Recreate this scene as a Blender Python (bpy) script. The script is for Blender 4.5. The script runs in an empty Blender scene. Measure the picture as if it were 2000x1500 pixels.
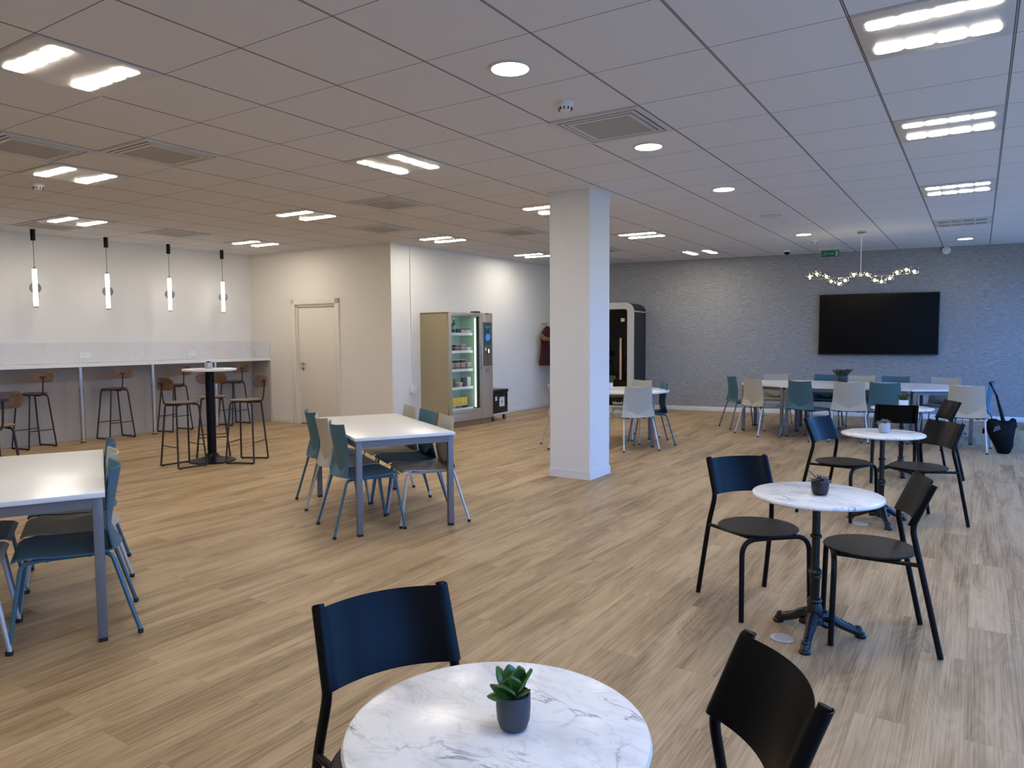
import bpy, bmesh, math, random
from mathutils import Vector, Matrix
R = math.radians
rnd = random.Random(7)
SC = bpy.context.scene
COL = SC.collection

# ------------------------------------------------------------------ camera
F_PX, YAW, PIT, ROL = 1414.86, -0.572171, -0.0650643, -0.0066166
CAM = Vector((2.5938, -3.8427, 1.49625))
H = 3.0015                        # ceiling height
T = 0.675                         # ceiling module
cd = bpy.data.cameras.new('camera'); cam = bpy.data.objects.new('camera', cd); COL.objects.link(cam)
fw = Vector((math.sin(YAW)*math.cos(PIT), math.cos(YAW)*math.cos(PIT), math.sin(PIT)))
r0 = Vector((math.cos(YAW), -math.sin(YAW), 0)); u0 = r0.cross(fw)
rt = math.cos(ROL)*r0 + math.sin(ROL)*u0; up = -math.sin(ROL)*r0 + math.cos(ROL)*u0
cam.matrix_world = Matrix(((rt.x, up.x, -fw.x, CAM.x), (rt.y, up.y, -fw.y, CAM.y), (rt.z, up.z, -fw.z, CAM.z), (0, 0, 0, 1)))
cd.sensor_fit = 'HORIZONTAL'; cd.sensor_width = 36; cd.lens = F_PX/2000*36; cd.clip_start = 0.05
SC.camera = cam
# ------------------------------------------------------------------ world (blue dusk outside the windows) and exposure
w = bpy.data.worlds.new('world'); SC.world = w; w.use_nodes = True
bg = w.node_tree.nodes['Background']; bg.inputs[1].default_value = 7.0
wn, wl = w.node_tree.nodes, w.node_tree.links
wtc = wn.new('ShaderNodeTexCoord'); wsp = wn.new('ShaderNodeSeparateXYZ'); wl.new(wtc.outputs['Generated'], wsp.inputs[0])
wr = wn.new('ShaderNodeValToRGB'); wl.new(wsp.outputs[2], wr.inputs[0]); wr.color_ramp.elements[0].position = 0.0; wr.color_ramp.elements[1].position = 0.6
wr.color_ramp.elements[0].color = (0.085, 0.15, 0.27, 1); wr.color_ramp.elements[1].color = (0.08, 0.30, 1.0, 1)
wk = wr.color_ramp.elements.new(0.03); wk.color = (0.15, 0.42, 1.0, 1); wl.new(wr.outputs[0], bg.inputs[0])
SC.view_settings.view_transform = 'Standard'; SC.view_settings.look = 'None'
SC.view_settings.gamma = 1; SC.view_settings.use_curve_mapping = False
SC.view_settings.exposure = -0.10
E_LUM = 64.0      # ceiling luminaires
E_DOWN = 34.0     # round downlights
E_PEND = 4.0      # tube pendants
E_BULB = 55.0     # chandelier bulbs
E_LED = 5.0       # vending machine strips
try:
    SC.cycles.sample_clamp_indirect = 4.0
    SC.cycles.max_bounces = 8; SC.cycles.diffuse_bounces = 5; SC.cycles.glossy_bounces = 4
    SC.cycles.transparent_max_bounces = 16; SC.cycles.caustics_reflective = False; SC.cycles.caustics_refractive = False
except Exception: pass

# ------------------------------------------------------------------ materials
def newmat(name):
    m = bpy.data.materials.new(name); m.use_nodes = True
    return m, m.node_tree.nodes, m.node_tree.links, m.node_tree.nodes['Principled BSDF']
def mat(name, col, rough=0.5, metal=0.0, bump=0.0, bscale=200, var=0.0, spec=0.5, coat=0.0):
    m, N, L, P = newmat(name)
    P.inputs['Roughness'].default_value = rough; P.inputs['Metallic'].default_value = metal
    P.inputs['Specular IOR Level'].default_value = spec
    P.inputs['Coat Weight'].default_value = coat
    tc = N.new('ShaderNodeTexCoord'); no = N.new('ShaderNodeTexNoise'); no.inputs['Scale'].default_value = bscale
    L.new(tc.outputs['Object'], no.inputs['Vector'])
    mx = N.new('ShaderNodeMixRGB'); mx.blend_type = 'MIX'
    mx.inputs[1].default_value = (*col, 1); mx.inputs[2].default_value = (*[c*(1-max(var, .03)*2) for c in col], 1)
    L.new(no.outputs['Fac'], mx.inputs[0]); L.new(mx.outputs[0], P.inputs['Base Color'])
    if bump:
        b = N.new('ShaderNodeBump'); b.inputs['Strength'].default_value = bump; b.inputs['Distance'].default_value = 0.002
        L.new(no.outputs['Fac'], b.inputs['Height']); L.new(b.outputs[0], P.inputs['Normal'])
    return m
def emis(name, col, s):
    m, N, L, P = newmat(name); P.inputs['Base Color'].default_value = (*col, 1)
    P.inputs['Emission Color'].default_value = (*col, 1); P.inputs['Emission Strength'].default_value = s
    return m
def math_n(N, L, op, a, b=None):
    n = N.new('ShaderNodeMath'); n.operation = op
    for i, v in enumerate((a, b)):
        if v is None: continue
        if isinstance(v, (int, float)): n.inputs[i].default_value = v
        else: L.new(v, n.inputs[i])
    return n.outputs[0]
def glassy(name, tint=(1, 1, 1), refl=0.12, rough=0.02):
    m, N, L, P = newmat(name); N.remove(P)
    t = N.new('ShaderNodeBsdfTransparent'); t.inputs[0].default_value = (*tint, 1)
    g = N.new('ShaderNodeBsdfGlossy'); g.inputs['Roughness'].default_value = rough
    geo = N.new('ShaderNodeNewGeometry'); dt = N.new('ShaderNodeVectorMath'); dt.operation = 'DOT_PRODUCT'
    L.new(geo.outputs['Normal'], dt.inputs[0]); L.new(geo.outputs['Incoming'], dt.inputs[1])
    # Schlick reflectance of a thin pane, the same on both faces
    c1 = math_n(N, L, 'SUBTRACT', 1.0, math_n(N, L, 'ABSOLUTE', dt.outputs['Value']))
    x = N.new('ShaderNodeMixShader'); L.new(math_n(N, L, 'ADD', math_n(N, L, 'MULTIPLY', math_n(N, L, 'POWER', c1, 5.0), 0.7), refl*0.25), x.inputs[0])
    L.new(t.outputs[0], x.inputs[1]); L.new(g.outputs[0], x.inputs[2]); L.new(x.outputs[0], N['Material Output'].inputs[0])
    return m
def floor_mat():
    m, N, L, P = newmat('oak_plank_floor')
    geo = N.new('ShaderNodeNewGeometry')
    mp = N.new('ShaderNodeMapping'); mp.inputs['Rotation'].default_value = (0, 0, R(90)); L.new(geo.outputs['Position'], mp.inputs[0])
    br = N.new('ShaderNodeTexBrick'); L.new(mp.outputs[0], br.inputs['Vector'])
    br.inputs['Scale'].default_value = 1; br.inputs['Brick Width'].default_value = 1.22; br.inputs['Row Height'].default_value = 0.185
    br.inputs['Mortar Size'].default_value = 0.0009; br.inputs['Mortar Smooth'].default_value = 0.2; br.offset = 0.37; br.offset_frequency = 2
    br.inputs['Color1'].default_value = (0, 0, 0, 1); br.inputs['Color2'].default_value = (1, 1, 1, 1); br.inputs['Mortar'].default_value = (.5, .5, .5, 1)
    sep = N.new('ShaderNodeSeparateXYZ'); L.new(mp.outputs[0], sep.inputs[0])
    seed = math_n(N, L, 'MULTIPLY', br.outputs['Color'], 37.0)
    def coord(sx, sy):
        c = N.new('ShaderNodeCombineXYZ')
        L.new(math_n(N, L, 'ADD', math_n(N, L, 'MULTIPLY', sep.outputs[0], sx), seed), c.inputs[0])
        L.new(math_n(N, L, 'MULTIPLY', sep.outputs[1], sy), c.inputs[1]); L.new(seed, c.inputs[2]); return c.outputs[0]
    n1 = N.new('ShaderNodeTexNoise'); L.new(coord(.9, 7), n1.inputs['Vector']); n1.inputs['Scale'].default_value = 1; n1.inputs['Detail'].default_value = 3; n1.inputs['Distortion'].default_value = .8
    # cathedral grain: contour rings of a smooth field
    n2 = N.new('ShaderNodeTexNoise'); L.new(coord(.75, 4.2), n2.inputs['Vector']); n2.inputs['Scale'].default_value = 1; n2.inputs['Detail'].default_value = 1.5; n2.inputs['Distortion'].default_value = .3
    ring = math_n(N, L, 'SINE', math_n(N, L, 'MULTIPLY', n2.outputs['Fac'], 130.0))
    n3 = N.new('ShaderNodeTexNoise'); L.new(coord(2.2, 150), n3.inputs['Vector']); n3.inputs['Scale'].default_value = 1; n3.inputs['Detail'].default_value = 4
    fac = math_n(N, L, 'ADD', math_n(N, L, 'ADD', math_n(N, L, 'MULTIPLY', n1.outputs['Fac'], .75), .10), math_n(N, L, 'MULTIPLY', ring, .028))
    fac = math_n(N, L, 'ADD', fac, math_n(N, L, 'MULTIPLY', math_n(N, L, 'SUBTRACT', n3.outputs['Fac'], .5), .62))
    fac = math_n(N, L, 'ADD', fac, math_n(N, L, 'MULTIPLY', math_n(N, L, 'SUBTRACT', br.outputs['Color'], .5), .10))
    cr = N.new('ShaderNodeValToRGB'); L.new(fac, cr.inputs[0])
    e = cr.color_ramp.elements; e[0].position = .22; e[0].color = (.175, .108, .050, 1); e[1].position = .80; e[1].color = (.56, .41, .245, 1)
    k = e.new(.40); k.color = (.335, .228, .122, 1); k = e.new(.55); k.color = (.445, .315, .176, 1)
    mx = N.new('ShaderNodeMixRGB'); mx.blend_type = 'MIX'; L.new(math_n(N, L, 'MULTIPLY', br.outputs['Fac'], .55), mx.inputs[0]); L.new(cr.outputs[0], mx.inputs[1]); mx.inputs[2].default_value = (.12, .075, .045, 1)
    L.new(mx.outputs[0], P.inputs['Base Color'])
    P.inputs['Roughness'].default_value = .45; P.inputs['Specular IOR Level'].default_value = .2
    b = N.new('ShaderNodeBump'); b.inputs['Strength'].default_value = .12; b.inputs['Distance'].default_value = .002; L.new(fac, b.inputs['Height']); L.new(b.outputs[0], P.inputs['Normal'])
    return m

def ceil_mat():
    m, N, L, P = newmat('ceiling_tiles')
    geo = N.new('ShaderNodeNewGeometry'); sep = N.new('ShaderNodeSeparateXYZ'); L.new(geo.outputs['Position'], sep.inputs[0])
    def line(out, half):
        f = math_n(N, L, 'FRACT', math_n(N, L, 'ADD', math_n(N, L, 'DIVIDE', out, T), 100.5))
        d = math_n(N, L, 'MULTIPLY', math_n(N, L, 'ABSOLUTE', math_n(N, L, 'SUBTRACT', f, .5)), T)
        return math_n(N, L, 'LESS_THAN', d, half), d
    la, da = line(sep.outputs[0], .0075); lb, db = line(sep.outputs[1], .0035)
    mid = math_n(N, L, 'LESS_THAN', da, .0030)
    # bandraster runners: dark grooves either side of a paler strip
    a2 = math_n(N, L, 'SUBTRACT', la, math_n(N, L, 'MULTIPLY', mid, .45))
    ln = math_n(N, L, 'MAXIMUM', a2, math_n(N, L, 'MULTIPLY', lb, .75))
    no = N.new('ShaderNodeTexNoise'); no.inputs['Scale'].default_value = 90; no.inputs['Detail'].default_value = 5; L.new(geo.outputs['Position'], no.inputs['Vector'])
    base = N.new('ShaderNodeMixRGB'); base.inputs[1].default_value = (.76, .76, .78, 1); base.inputs[2].default_value = (.83, .83, .85, 1); L.new(no.outputs['Fac'], base.inputs[0])
    mx = N.new('ShaderNodeMixRGB'); L.new(ln, mx.inputs[0]); L.new(base.outputs[0], mx.inputs[1]); mx.inputs[2].default_value = (.10, .09, .09, 1)
    L.new(mx.outputs[0], P.inputs['Base Color']); P.inputs['Roughness'].default_value = .85
    return m

def paper_mat():
    m, N, L, P = newmat('grey_grasscloth_wallpaper')
    geo = N.new('ShaderNodeNewGeometry')
    mp = N.new('ShaderNodeMapping'); mp.inputs['Scale'].default_value = (13, 13, 170); L.new(geo.outputs['Position'], mp.inputs[0])
    n = N.new('ShaderNodeTexNoise'); n.inputs['Scale'].default_value = 1; n.inputs['Detail'].default_value = 4; n.inputs['Roughness'].default_value = .6; L.new(mp.outputs[0], n.inputs['Vector'])
    mp2 = N.new('ShaderNodeMapping'); mp2.inputs['Scale'].default_value = (50, 50, 420); L.new(geo.outputs['Position'], mp2.inputs[0])
    n2 = N.new('ShaderNodeTexNoise'); n2.inputs['Scale'].default_value = 1; n2.inputs['Detail'].default_value = 2; L.new(mp2.outputs[0], n2.inputs['Vector'])
    f = math_n(N, L, 'ADD', math_n(N, L, 'MULTIPLY', n.outputs['Fac'], .65), math_n(N, L, 'MULTIPLY', n2.outputs['Fac'], .35))
    cr = N.new('ShaderNodeValToRGB'); L.new(f, cr.inputs[0]); e = cr.color_ramp.elements
    e[0].position = .36; e[0].color = (.175, .178, .187, 1); e[1].position = .66; e[1].color = (.44, .44, .44, 1)
    L.new(cr.outputs[0], P.inputs['Base Color']); P.inputs['Roughness'].default_value = .7
    b = N.new('ShaderNodeBump'); b.inputs['Strength'].default_value = .3; b.inputs['Distance'].default_value = .003; L.new(f, b.inputs['Height']); L.new(b.outputs[0], P.inputs['Normal'])
    return m

def marble_mat(name, base=(.80, .80, .79), vein=(.22, .23, .26), scale=5.0, rough=.12, amount=1.0, spots=True):
    m, N, L, P = newmat(name)
    tc = N.new('ShaderNodeTexCoord'); oi = N.new('ShaderNodeObjectInfo')
    mp = N.new('ShaderNodeMapping'); L.new(tc.outputs['Object'], mp.inputs[0])
    cb = N.new('ShaderNodeCombineXYZ'); L.new(math_n(N, L, 'MULTIPLY', oi.outputs['Random'], 50), cb.inputs[0]); L.new(math_n(N, L, 'MULTIPLY', oi.outputs['Random'], 31), cb.inputs[1])
    L.new(cb.outputs[0], mp.inputs['Location']); mp.inputs['Scale'].default_value = (1, 1.7, 1)
    def vein_at(sc, th, dist):
        n = N.new('ShaderNodeTexNoise'); n.inputs['Scale'].default_value = sc; n.inputs['Detail'].default_value = 6; n.inputs['Roughness'].default_value = .55; n.inputs['Distortion'].default_value = dist
        L.new(mp.outputs[0], n.inputs['Vector'])
        d = math_n(N, L, 'ABSOLUTE', math_n(N, L, 'SUBTRACT', n.outputs['Fac'], .5))
        r = N.new('ShaderNodeMapRange'); r.inputs[1].default_value = 0; r.inputs[2].default_value = th; r.inputs[3].default_value = 1; r.inputs[4].default_value = 0; L.new(d, r.inputs[0])
        return r.outputs[0]
    big = vein_at(scale*.6, .020, 1.2); fine = vein_at(scale*1.7, .030, .8)
    cl = N.new('ShaderNodeTexNoise'); cl.inputs['Scale'].default_value = scale*.9; cl.inputs['Detail'].default_value = 5; L.new(mp.outputs[0], cl.inputs['Vector'])
    r = N.new('ShaderNodeMapRange'); r.inputs[1].default_value = .5; r.inputs[2].default_value = .8; L.new(cl.outputs['Fac'], r.inputs[0])
    ms = N.new('ShaderNodeTexNoise'); ms.inputs['Scale'].default_value = scale*.8; L.new(mp.outputs[0], ms.inputs['Vector'])
    mr = N.new('ShaderNodeMapRange'); mr.inputs[1].default_value = .46; mr.inputs[2].default_value = .66; L.new(ms.outputs['Fac'], mr.inputs[0])
    f = math_n(N, L, 'ADD', math_n(N, L, 'MULTIPLY', math_n(N, L, 'MULTIPLY', big, mr.outputs[0]), .75*amount), math_n(N, L, 'MULTIPLY', fine, .16*amount))
    f = math_n(N, L, 'ADD', f, math_n(N, L, 'MULTIPLY', r.outputs[0], .40*amount)); f = math_n(N, L, 'MINIMUM', f, 1.0)
    mx = N.new('ShaderNodeMixRGB'); L.new(f, mx.inputs[0]); mx.inputs[1].default_value = (*base, 1); mx.inputs[2].default_value = (*vein, 1)
    L.new(mx.outputs[0], P.inputs['Base Color']); P.inputs['Roughness'].default_value = rough; P.inputs['Specular IOR Level'].default_value = .12
    return m

def wood_mat(name, c1, c2, axis='X', rough=.45):
    m, N, L, P = newmat(name)
    tc = N.new('ShaderNodeTexCoord'); mp = N.new('ShaderNodeMapping'); L.new(tc.outputs['Object'], mp.inputs[0])
    s = {'X': (3, 40, 40), 'Y': (40, 3, 40), 'Z': (40, 40, 3)}[axis]; mp.inputs['Scale'].default_value = s
    n = N.new('ShaderNodeTexNoise'); n.inputs['Scale'].default_value = 1; n.inputs['Detail'].default_value = 4; n.inputs['Distortion'].default_value = .6; L.new(mp.outputs[0], n.inputs['Vector'])
    cr = N.new('ShaderNodeValToRGB'); L.new(n.outputs['Fac'], cr.inputs[0]); e = cr.color_ramp.elements
    e[0].position = .3; e[0].color = (*c1, 1); e[1].position = .7; e[1].color = (*c2, 1)
    L.new(cr.outputs[0], P.inputs['Base Color']); P.inputs['Roughness'].default_value = rough
    return m

M = {}
M['floor'] = floor_mat(); M['ceil'] = ceil_mat(); M['paper'] = paper_mat()
M['wall'] = mat('white_wall_paint', (.80, .79, .765), .75, bump=.05, bscale=60)
M['wall_cream'] = mat('cream_wall_paint', (.80, .75, .66), .75, bump=.05, bscale=60)
M['trim'] = mat('white_trim_paint', (.82, .81, .79), .45)
M['door'] = mat('cream_door_paint', (.79, .73, .62), .5)
M['under'] = mat('shade_taupe_panel', (.41, .375, .33), .6)  # taupe holds the shade beneath the counter as colour
M['marble1'] = marble_mat('carrara_marble', scale=5.5, rough=.16, amount=1.15)
M['splash'] = marble_mat('pale_marble_laminate', base=(.70, .69, .685), vein=(.42, .41, .41), scale=1.6, rough=.3, amount=.6)
M['white_lam'] = mat('white_laminate', (.82, .81, .78), .28)
M['white_edge'] = mat('white_laminate_edge', (.78, .77, .76), .4)
M['steel_paint'] = mat('grey_painted_steel', (.165, .167, .178), .4, .1)
M['black_metal'] = mat('black_powder_coat', (.003, .003, .0035), .4, .0, spec=.2)
M['black_sheet'] = mat('black_satin_steel', (.002, .0024, .0035), .32, .0, spec=.14)
M['black_seat'] = mat('black_leather_seat', (.011, .0105, .0095), .5, bump=.1, bscale=400, spec=.2)
M['black_iron'] = mat('black_cast_iron', (.005, .0055, .007), .36, .0, bump=.4, bscale=90, spec=.45)
M['rubber'] = mat('black_rubber', (.006, .006, .006), .6)
M['blue_shell'] = mat('petrol_blue_plastic', (.055, .140, .20), .5, bump=.03, bscale=500, spec=.2)
M['blue_leg'] = mat('petrol_blue_metal', (.06, .14, .18), .35, .2)
M['beige_shell'] = mat('warm_grey_plastic', (.43, .41, .345), .5, bump=.03, bscale=500, spec=.3)
M['grey_leg'] = mat('light_grey_metal', (.55, .55, .56), .3, .3)
M['stool_wood'] = wood_mat('brown_plywood', (.065, .030, .012), (.16, .080, .033), 'X', .4)
M['stool_metal'] = mat('dark_brown_metal', (.030, .022, .020), .4, .3)
M['chrome'] = mat('polished_chrome', (.75, .75, .77), .08, 1.0)
M['alu'] = mat('brushed_aluminium', (.55, .55, .56), .3, 1.0)
M['lum_white'] = mat('white_lacquered_steel', (.68, .66, .63), .4)
M['lum_cell'] = emis('lamp_diffuser', (1.0, .93, .82), E_LUM)
M['lum_off'] = mat('unlit_reflector', (.42, .42, .44), .2, .6)
M['down'] = emis('downlight_diffuser', (1.0, .95, .86), E_DOWN)
M['pend'] = emis('tube_lamp', (1.0, .97, .93), E_PEND)
M['bulb'] = emis('warm_led_bulb', (1.0, .87, .58), E_BULB)
M['vent_dark'] = mat('dark_duct', (.02, .02, .02), .8)
M['vent_grille'] = mat('perforated_grille', (.42, .41, .41), .6, bump=.6, bscale=300)
M['glass'] = glassy('clear_glass'); M['globe'] = glassy('clear_globe_glass', (.80, .77, .69), .9, .05)
M['globe_off'] = glassy('smoked_disc', (.62, .60, .60), .3, .06)
M['tint'] = glassy('tinted_glass', (.20, .17, .15), .18)
M['black_screen'] = mat('black_display', (.002, .002, .0025), .22, spec=.12)
M['black_plastic'] = mat('black_plastic', (.010, .010, .011), .4)
M['booth_felt'] = mat('anthracite_felt', (.016, .017, .020), .9, bump=.3, bscale=500)
M['booth_frame'] = mat('off_white_lacquer', (.52, .51, .48), .4)
M['booth_in'] = mat('dark_brown_felt', (.022, .014, .011), .9)
M['oak_light'] = wood_mat('light_oak', (.42, .24, .12), (.62, .40, .24), 'Z', .5)
M['yellow'] = mat('yellow_sticker', (.75, .62, .22), .5)
M['vend_body'] = mat('champagne_steel', (.44, .37, .23), .42, .35)
M['vend_front'] = mat('silver_beige_steel', (.46, .43, .36), .38, .35)
M['vend_kick'] = mat('bronze_plinth', (.27, .19, .11), .45, .2)
M['vend_in'] = mat('pale_green_liner', (.60, .72, .62), .5)
M['vend_panel'] = mat('brown_keypad_panel', (.17, .13, .09), .35)
M['led'] = emis('cool_led_strip', (.75, 1.0, .82), E_LED)
M['green_sign'] = mat('green_sign', (.004, .13, .055), .4)
M['green_pale'] = mat('pale_green_pictogram', (.22, .60, .44), .5)
M['white_plastic'] = mat('white_plastic', (.84, .84, .83), .4)
M['red'] = mat('red_print', (.50, .05, .05), .5)
M['dark_red'] = mat('burgundy_cloth', (.045, .005, .008), .95, bump=.5, bscale=80)
M['fur'] = mat('tan_fur', (.22, .13, .045), .95, bump=1.0, bscale=150)
M['bag'] = mat('black_nylon', (.0025, .0025, .004), .6, bump=.4, bscale=40, spec=.15)
M['soil'] = mat('bark_soil', (.045, .028, .018), .95, bump=1.0, bscale=220, var=.3)
M['leaf'] = mat('jade_green_leaf', (.055, .15, .028), .30, var=.2, bscale=30)
M['leaf_dark'] = mat('dark_green_leaf', (.03, .065, .025), .45)
M['leaf_grey'] = mat('grey_green_leaf', (.16, .20, .15), .55)
M['leaf_mauve'] = mat('mauve_grey_leaf', (.13, .12, .125), .55)
M['pot_blue'] = mat('slate_blue_ceramic', (.028, .040, .055), .42)
M['pot_black'] = mat('black_ceramic', (.010, .010, .011), .35)
M['pot_grey'] = mat('pale_grey_ceramic', (.42, .45, .48), .4)
M['pot_white'] = mat('white_ceramic', (.75, .75, .75), .35)
M['win_frame'] = mat('dark_window_aluminium', (.06, .06, .07), .4, .5)
M['copper'] = mat('brushed_gold_bar', (.62, .54, .46), .25, 1.0)
M['coat_paint'] = M['white_plastic']

# ------------------------------------------------------------------ mesh helpers
class MB:
    def __init__(s): s.b = bmesh.new()
    def faces_mat(s, fs, mi):
        for f in fs: f.material_index = mi
    def box(s, c, d, rz=0, rx=0, ry=0, bev=0, mi=0):
        r = bmesh.ops.create_cube(s.b, size=1)
        vs = r['verts']
        bmesh.ops.scale(s.b, vec=d, verts=vs)
        fs = list({f for v in vs for f in v.link_faces}); s.faces_mat(fs, mi)
        if bev:
            es = list({e for v in vs for e in v.link_edges})
            rr = bmesh.ops.bevel(s.b, geom=es, offset=bev, segments=2, profile=.5, affect='EDGES')
            vs = list({v for f in rr['faces'] for v in f.verts} | {v for v in vs if v.is_valid})
            s.faces_mat(rr['faces'], mi)
        Mx = Matrix.Translation(c) @ Matrix.Rotation(rz, 4, 'Z') @ Matrix.Rotation(ry, 4, 'Y') @ Matrix.Rotation(rx, 4, 'X')
        bmesh.ops.transform(s.b, matrix=Mx, verts=vs); return s
    def tube(s, pts, r, n=8, cap=True, mi=0):
        pts = [Vector(p) for p in pts]; rings = []
        rr = r if isinstance(r, (list, tuple)) else [r]*len(pts)
        prev = None
        for i, p in enumerate(pts):
            if i == 0: t = pts[1]-p
            elif i == len(pts)-1: t = p-pts[i-1]
            else: t = (pts[i+1]-p).normalized()+(p-pts[i-1]).normalized()
            t.normalize()
            if prev is None:
                a = Vector((0, 0, 1)) if abs(t.z) < .9 else Vector((1, 0, 0)); nrm = t.cross(a).normalized()
            else:
                nrm = (prev-t*prev.dot(t)).normalized()
            prev = nrm; bn = t.cross(nrm)
            rings.append([s.b.verts.new(p+rr[i]*(math.cos(2*math.pi*k/n)*nrm+math.sin(2*math.pi*k/n)*bn)) for k in range(n)])
        fs = []
        for a, b in zip(rings, rings[1:]):
            for k in range(n): fs.append(s.b.faces.new((a[k], a[(k+1) % n], b[(k+1) % n], b[k])))
        if cap: fs.append(s.b.faces.new(rings[0][::-1])); fs.append(s.b.faces.new(rings[-1]))
        s.faces_mat(fs, mi); return s
    def lathe(s, prof, c=(0, 0, 0), n=32, mi=0, close=False):
        c = Vector(c); rings = []
        for r, z in prof:
            if r < 1e-6: rings.append([s.b.verts.new(c+Vector((0, 0, z)))])
            else: rings.append([s.b.verts.new(c+Vector((r*math.cos(2*math.pi*k/n), r*math.sin(2*math.pi*k/n), z))) for k in range(n)])
        fs = []
        for a, b in zip(rings, rings[1:]):
            if len(a) == 1 and len(b) == 1: continue
            for k in range(n):
                if len(a) == 1: fs.append(s.b.faces.new((a[0], b[(k+1) % n], b[k])))
                elif len(b) == 1: fs.append(s.b.faces.new((a[k], a[(k+1) % n], b[0])))
                else: fs.append(s.b.faces.new((a[k], a[(k+1) % n], b[(k+1) % n], b[k])))
        s.faces_mat(fs, mi); return s
    def prism(s, poly, z0, z1, mi=0):
        a = [s.b.verts.new((x, y, z0)) for x, y in poly]; b = [s.b.verts.new((x, y, z1)) for x, y in poly]
        n = len(poly); fs = [s.b.faces.new(a[::-1]), s.b.faces.new(b)]
        for k in range(n): fs.append(s.b.faces.new((a[k], a[(k+1) % n], b[(k+1) % n], b[k])))
        s.faces_mat(fs, mi); return s
    def grid(s, rows, thick=0.0, mi=0):
        vs = [[s.b.verts.new(p) for p in row] for row in rows]; fs = []
        for a, b in zip(vs, vs[1:]):
            for k in range(len(a)-1): fs.append(s.b.faces.new((a[k], a[k+1], b[k+1], b[k])))
        s.faces_mat(fs, mi)
        if thick: s.b.normal_update(); bmesh.ops.solidify(s.b, geom=fs, thickness=thick)
        return s
    def ball(s, c, r, sub=2, sc=(1, 1, 1), mi=0):
        q = bmesh.ops.create_icosphere(s.b, subdivisions=sub, radius=r); bmesh.ops.scale(s.b, vec=sc, verts=q['verts'])
        s.faces_mat(list({f for v in q['verts'] for f in v.link_faces}), mi)
        bmesh.ops.translate(s.b, vec=c, verts=q['verts']); return s
    def xf(s, mx): bmesh.ops.transform(s.b, matrix=mx, verts=s.b.verts); return s
    def put(s, name, m, parent=None, smooth=32, loc=(0, 0, 0), rz=0):
        bmesh.ops.recalc_face_normals(s.b, faces=s.b.faces)
        me = bpy.data.meshes.new(name); s.b.to_mesh(me); s.b.free()
        for f in me.polygons: f.use_smooth = True
        me.set_sharp_from_angle(angle=R(smooth))
        for x in (m if isinstance(m, (list, tuple)) else [m]): me.materials.append(x)
        o = bpy.data.objects.new(name, me); COL.objects.link(o); o.location = loc; o.rotation_euler = (0, 0, rz)
        if parent: o.parent = parent
        return o
def fillet(pts, rad, n=5):
    pts = [Vector(p) for p in pts]; out = [pts[0]]
    for i in range(1, len(pts)-1):
        a, b, c = pts[i-1], pts[i], pts[i+1]; u = (a-b); v = (c-b)
        d = min(rad, u.length*.49, v.length*.49); p = b+u.normalized()*d; q = b+v.normalized()*d
        for k in range(n+1):
            t = k/n; out.append((1-t)**2*p+2*t*(1-t)*b+t*t*q)
    out.append(pts[-1]); return out
def rrect(w, h, r, n=5):
    out = []
    for cx, cy, a0 in ((w/2-r, h/2-r, 0), (-w/2+r, h/2-r, 90), (-w/2+r, -h/2+r, 180), (w/2-r, -h/2+r, 270)):
        for k in range(n+1):
            a = R(a0+90*k/n); out.append((cx+r*math.cos(a), cy+r*math.sin(a)))
    return out
def thing(name, label, cat, loc=(0, 0, 0), rz=0, group=None):
    o = bpy.data.objects.new(name, None); COL.objects.link(o); o.location = loc; o.rotation_euler = (0, 0, rz); o.empty_display_size = .1
    o['label'] = label; o['category'] = cat
    if group: o['group'] = group
    return o
def tag(o, label, cat, group=None):
    o['label'] = label; o['category'] = cat
    if group: o['group'] = group
    return o
def struct(o): o['kind'] = 'structure'; return o
def dup(root, loc, rz=0, label=None, group=None):
    def cp(o, parent):
        c = o.copy(); COL.objects.link(c)
        if parent: c.parent = parent
        for ch in kids.get(o.name, ()): cp(ch, c)
        return c
    kids = {}
    def walk(o):
        kids[o.name] = list(o.children)
        for ch in o.children: walk(ch)
    walk(root)
    r = cp(root, None); r.location = loc; r.rotation_euler = (0, 0, rz)
    if label: r['label'] = label
    if group: r['group'] = group
    return r
def lettering(txt, size, m, name, parent, mx, ext=.002):
    cu = bpy.data.curves.new(name, 'FONT'); cu.body = txt; cu.size = size; cu.extrude = ext; cu.align_x = 'CENTER'; cu.align_y = 'CENTER'
    o = bpy.data.objects.new('tmp', cu); COL.objects.link(o)
    dg = bpy.context.evaluated_depsgraph_get(); me = bpy.data.meshes.new_from_object(o.evaluated_get(dg))
    bpy.data.objects.remove(o); me.name = name; me.materials.clear(); me.materials.append(m)
    me.transform(mx)
    q = bpy.data.objects.new(name, me); COL.objects.link(q); q.parent = parent; return q

# ------------------------------------------------------------------ room shell
P0, P1, P2, P3, P4, P5 = (-8.955, -7.2), (-8.577, 4.734), (-5.302, 4.877), (-5.1485, 9.893), (4.4, 11.18), (4.4, -7.2)
room = [P0, P1, P2, P3, P4, P5]
MB().prism([(-9.3, -7.5), (4.7, -7.5), (4.7, 11.6), (-9.3, 11.6)], -.12, 0).put('floor', M['floor']); struct(bpy.data.objects['floor'])
MB().prism([(-9.3, -7.5), (4.7, -7.5), (4.7, 11.6), (-9.3, 11.6)], H, H+.15).put('ceiling', M['ceil']); struct(bpy.data.objects['ceiling'])
def frame(A, B):
    A = Vector((*A, 0)); B = Vector((*B, 0)); L = (B-A).length; t = (B-A)/L; inn = Vector((t.y, -t.x, 0))
    return A, t, inn, L
def wp(fr, s, d, z): A, t, n, L = fr; return A+t*s+n*d+Vector((0, 0, z))
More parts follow.
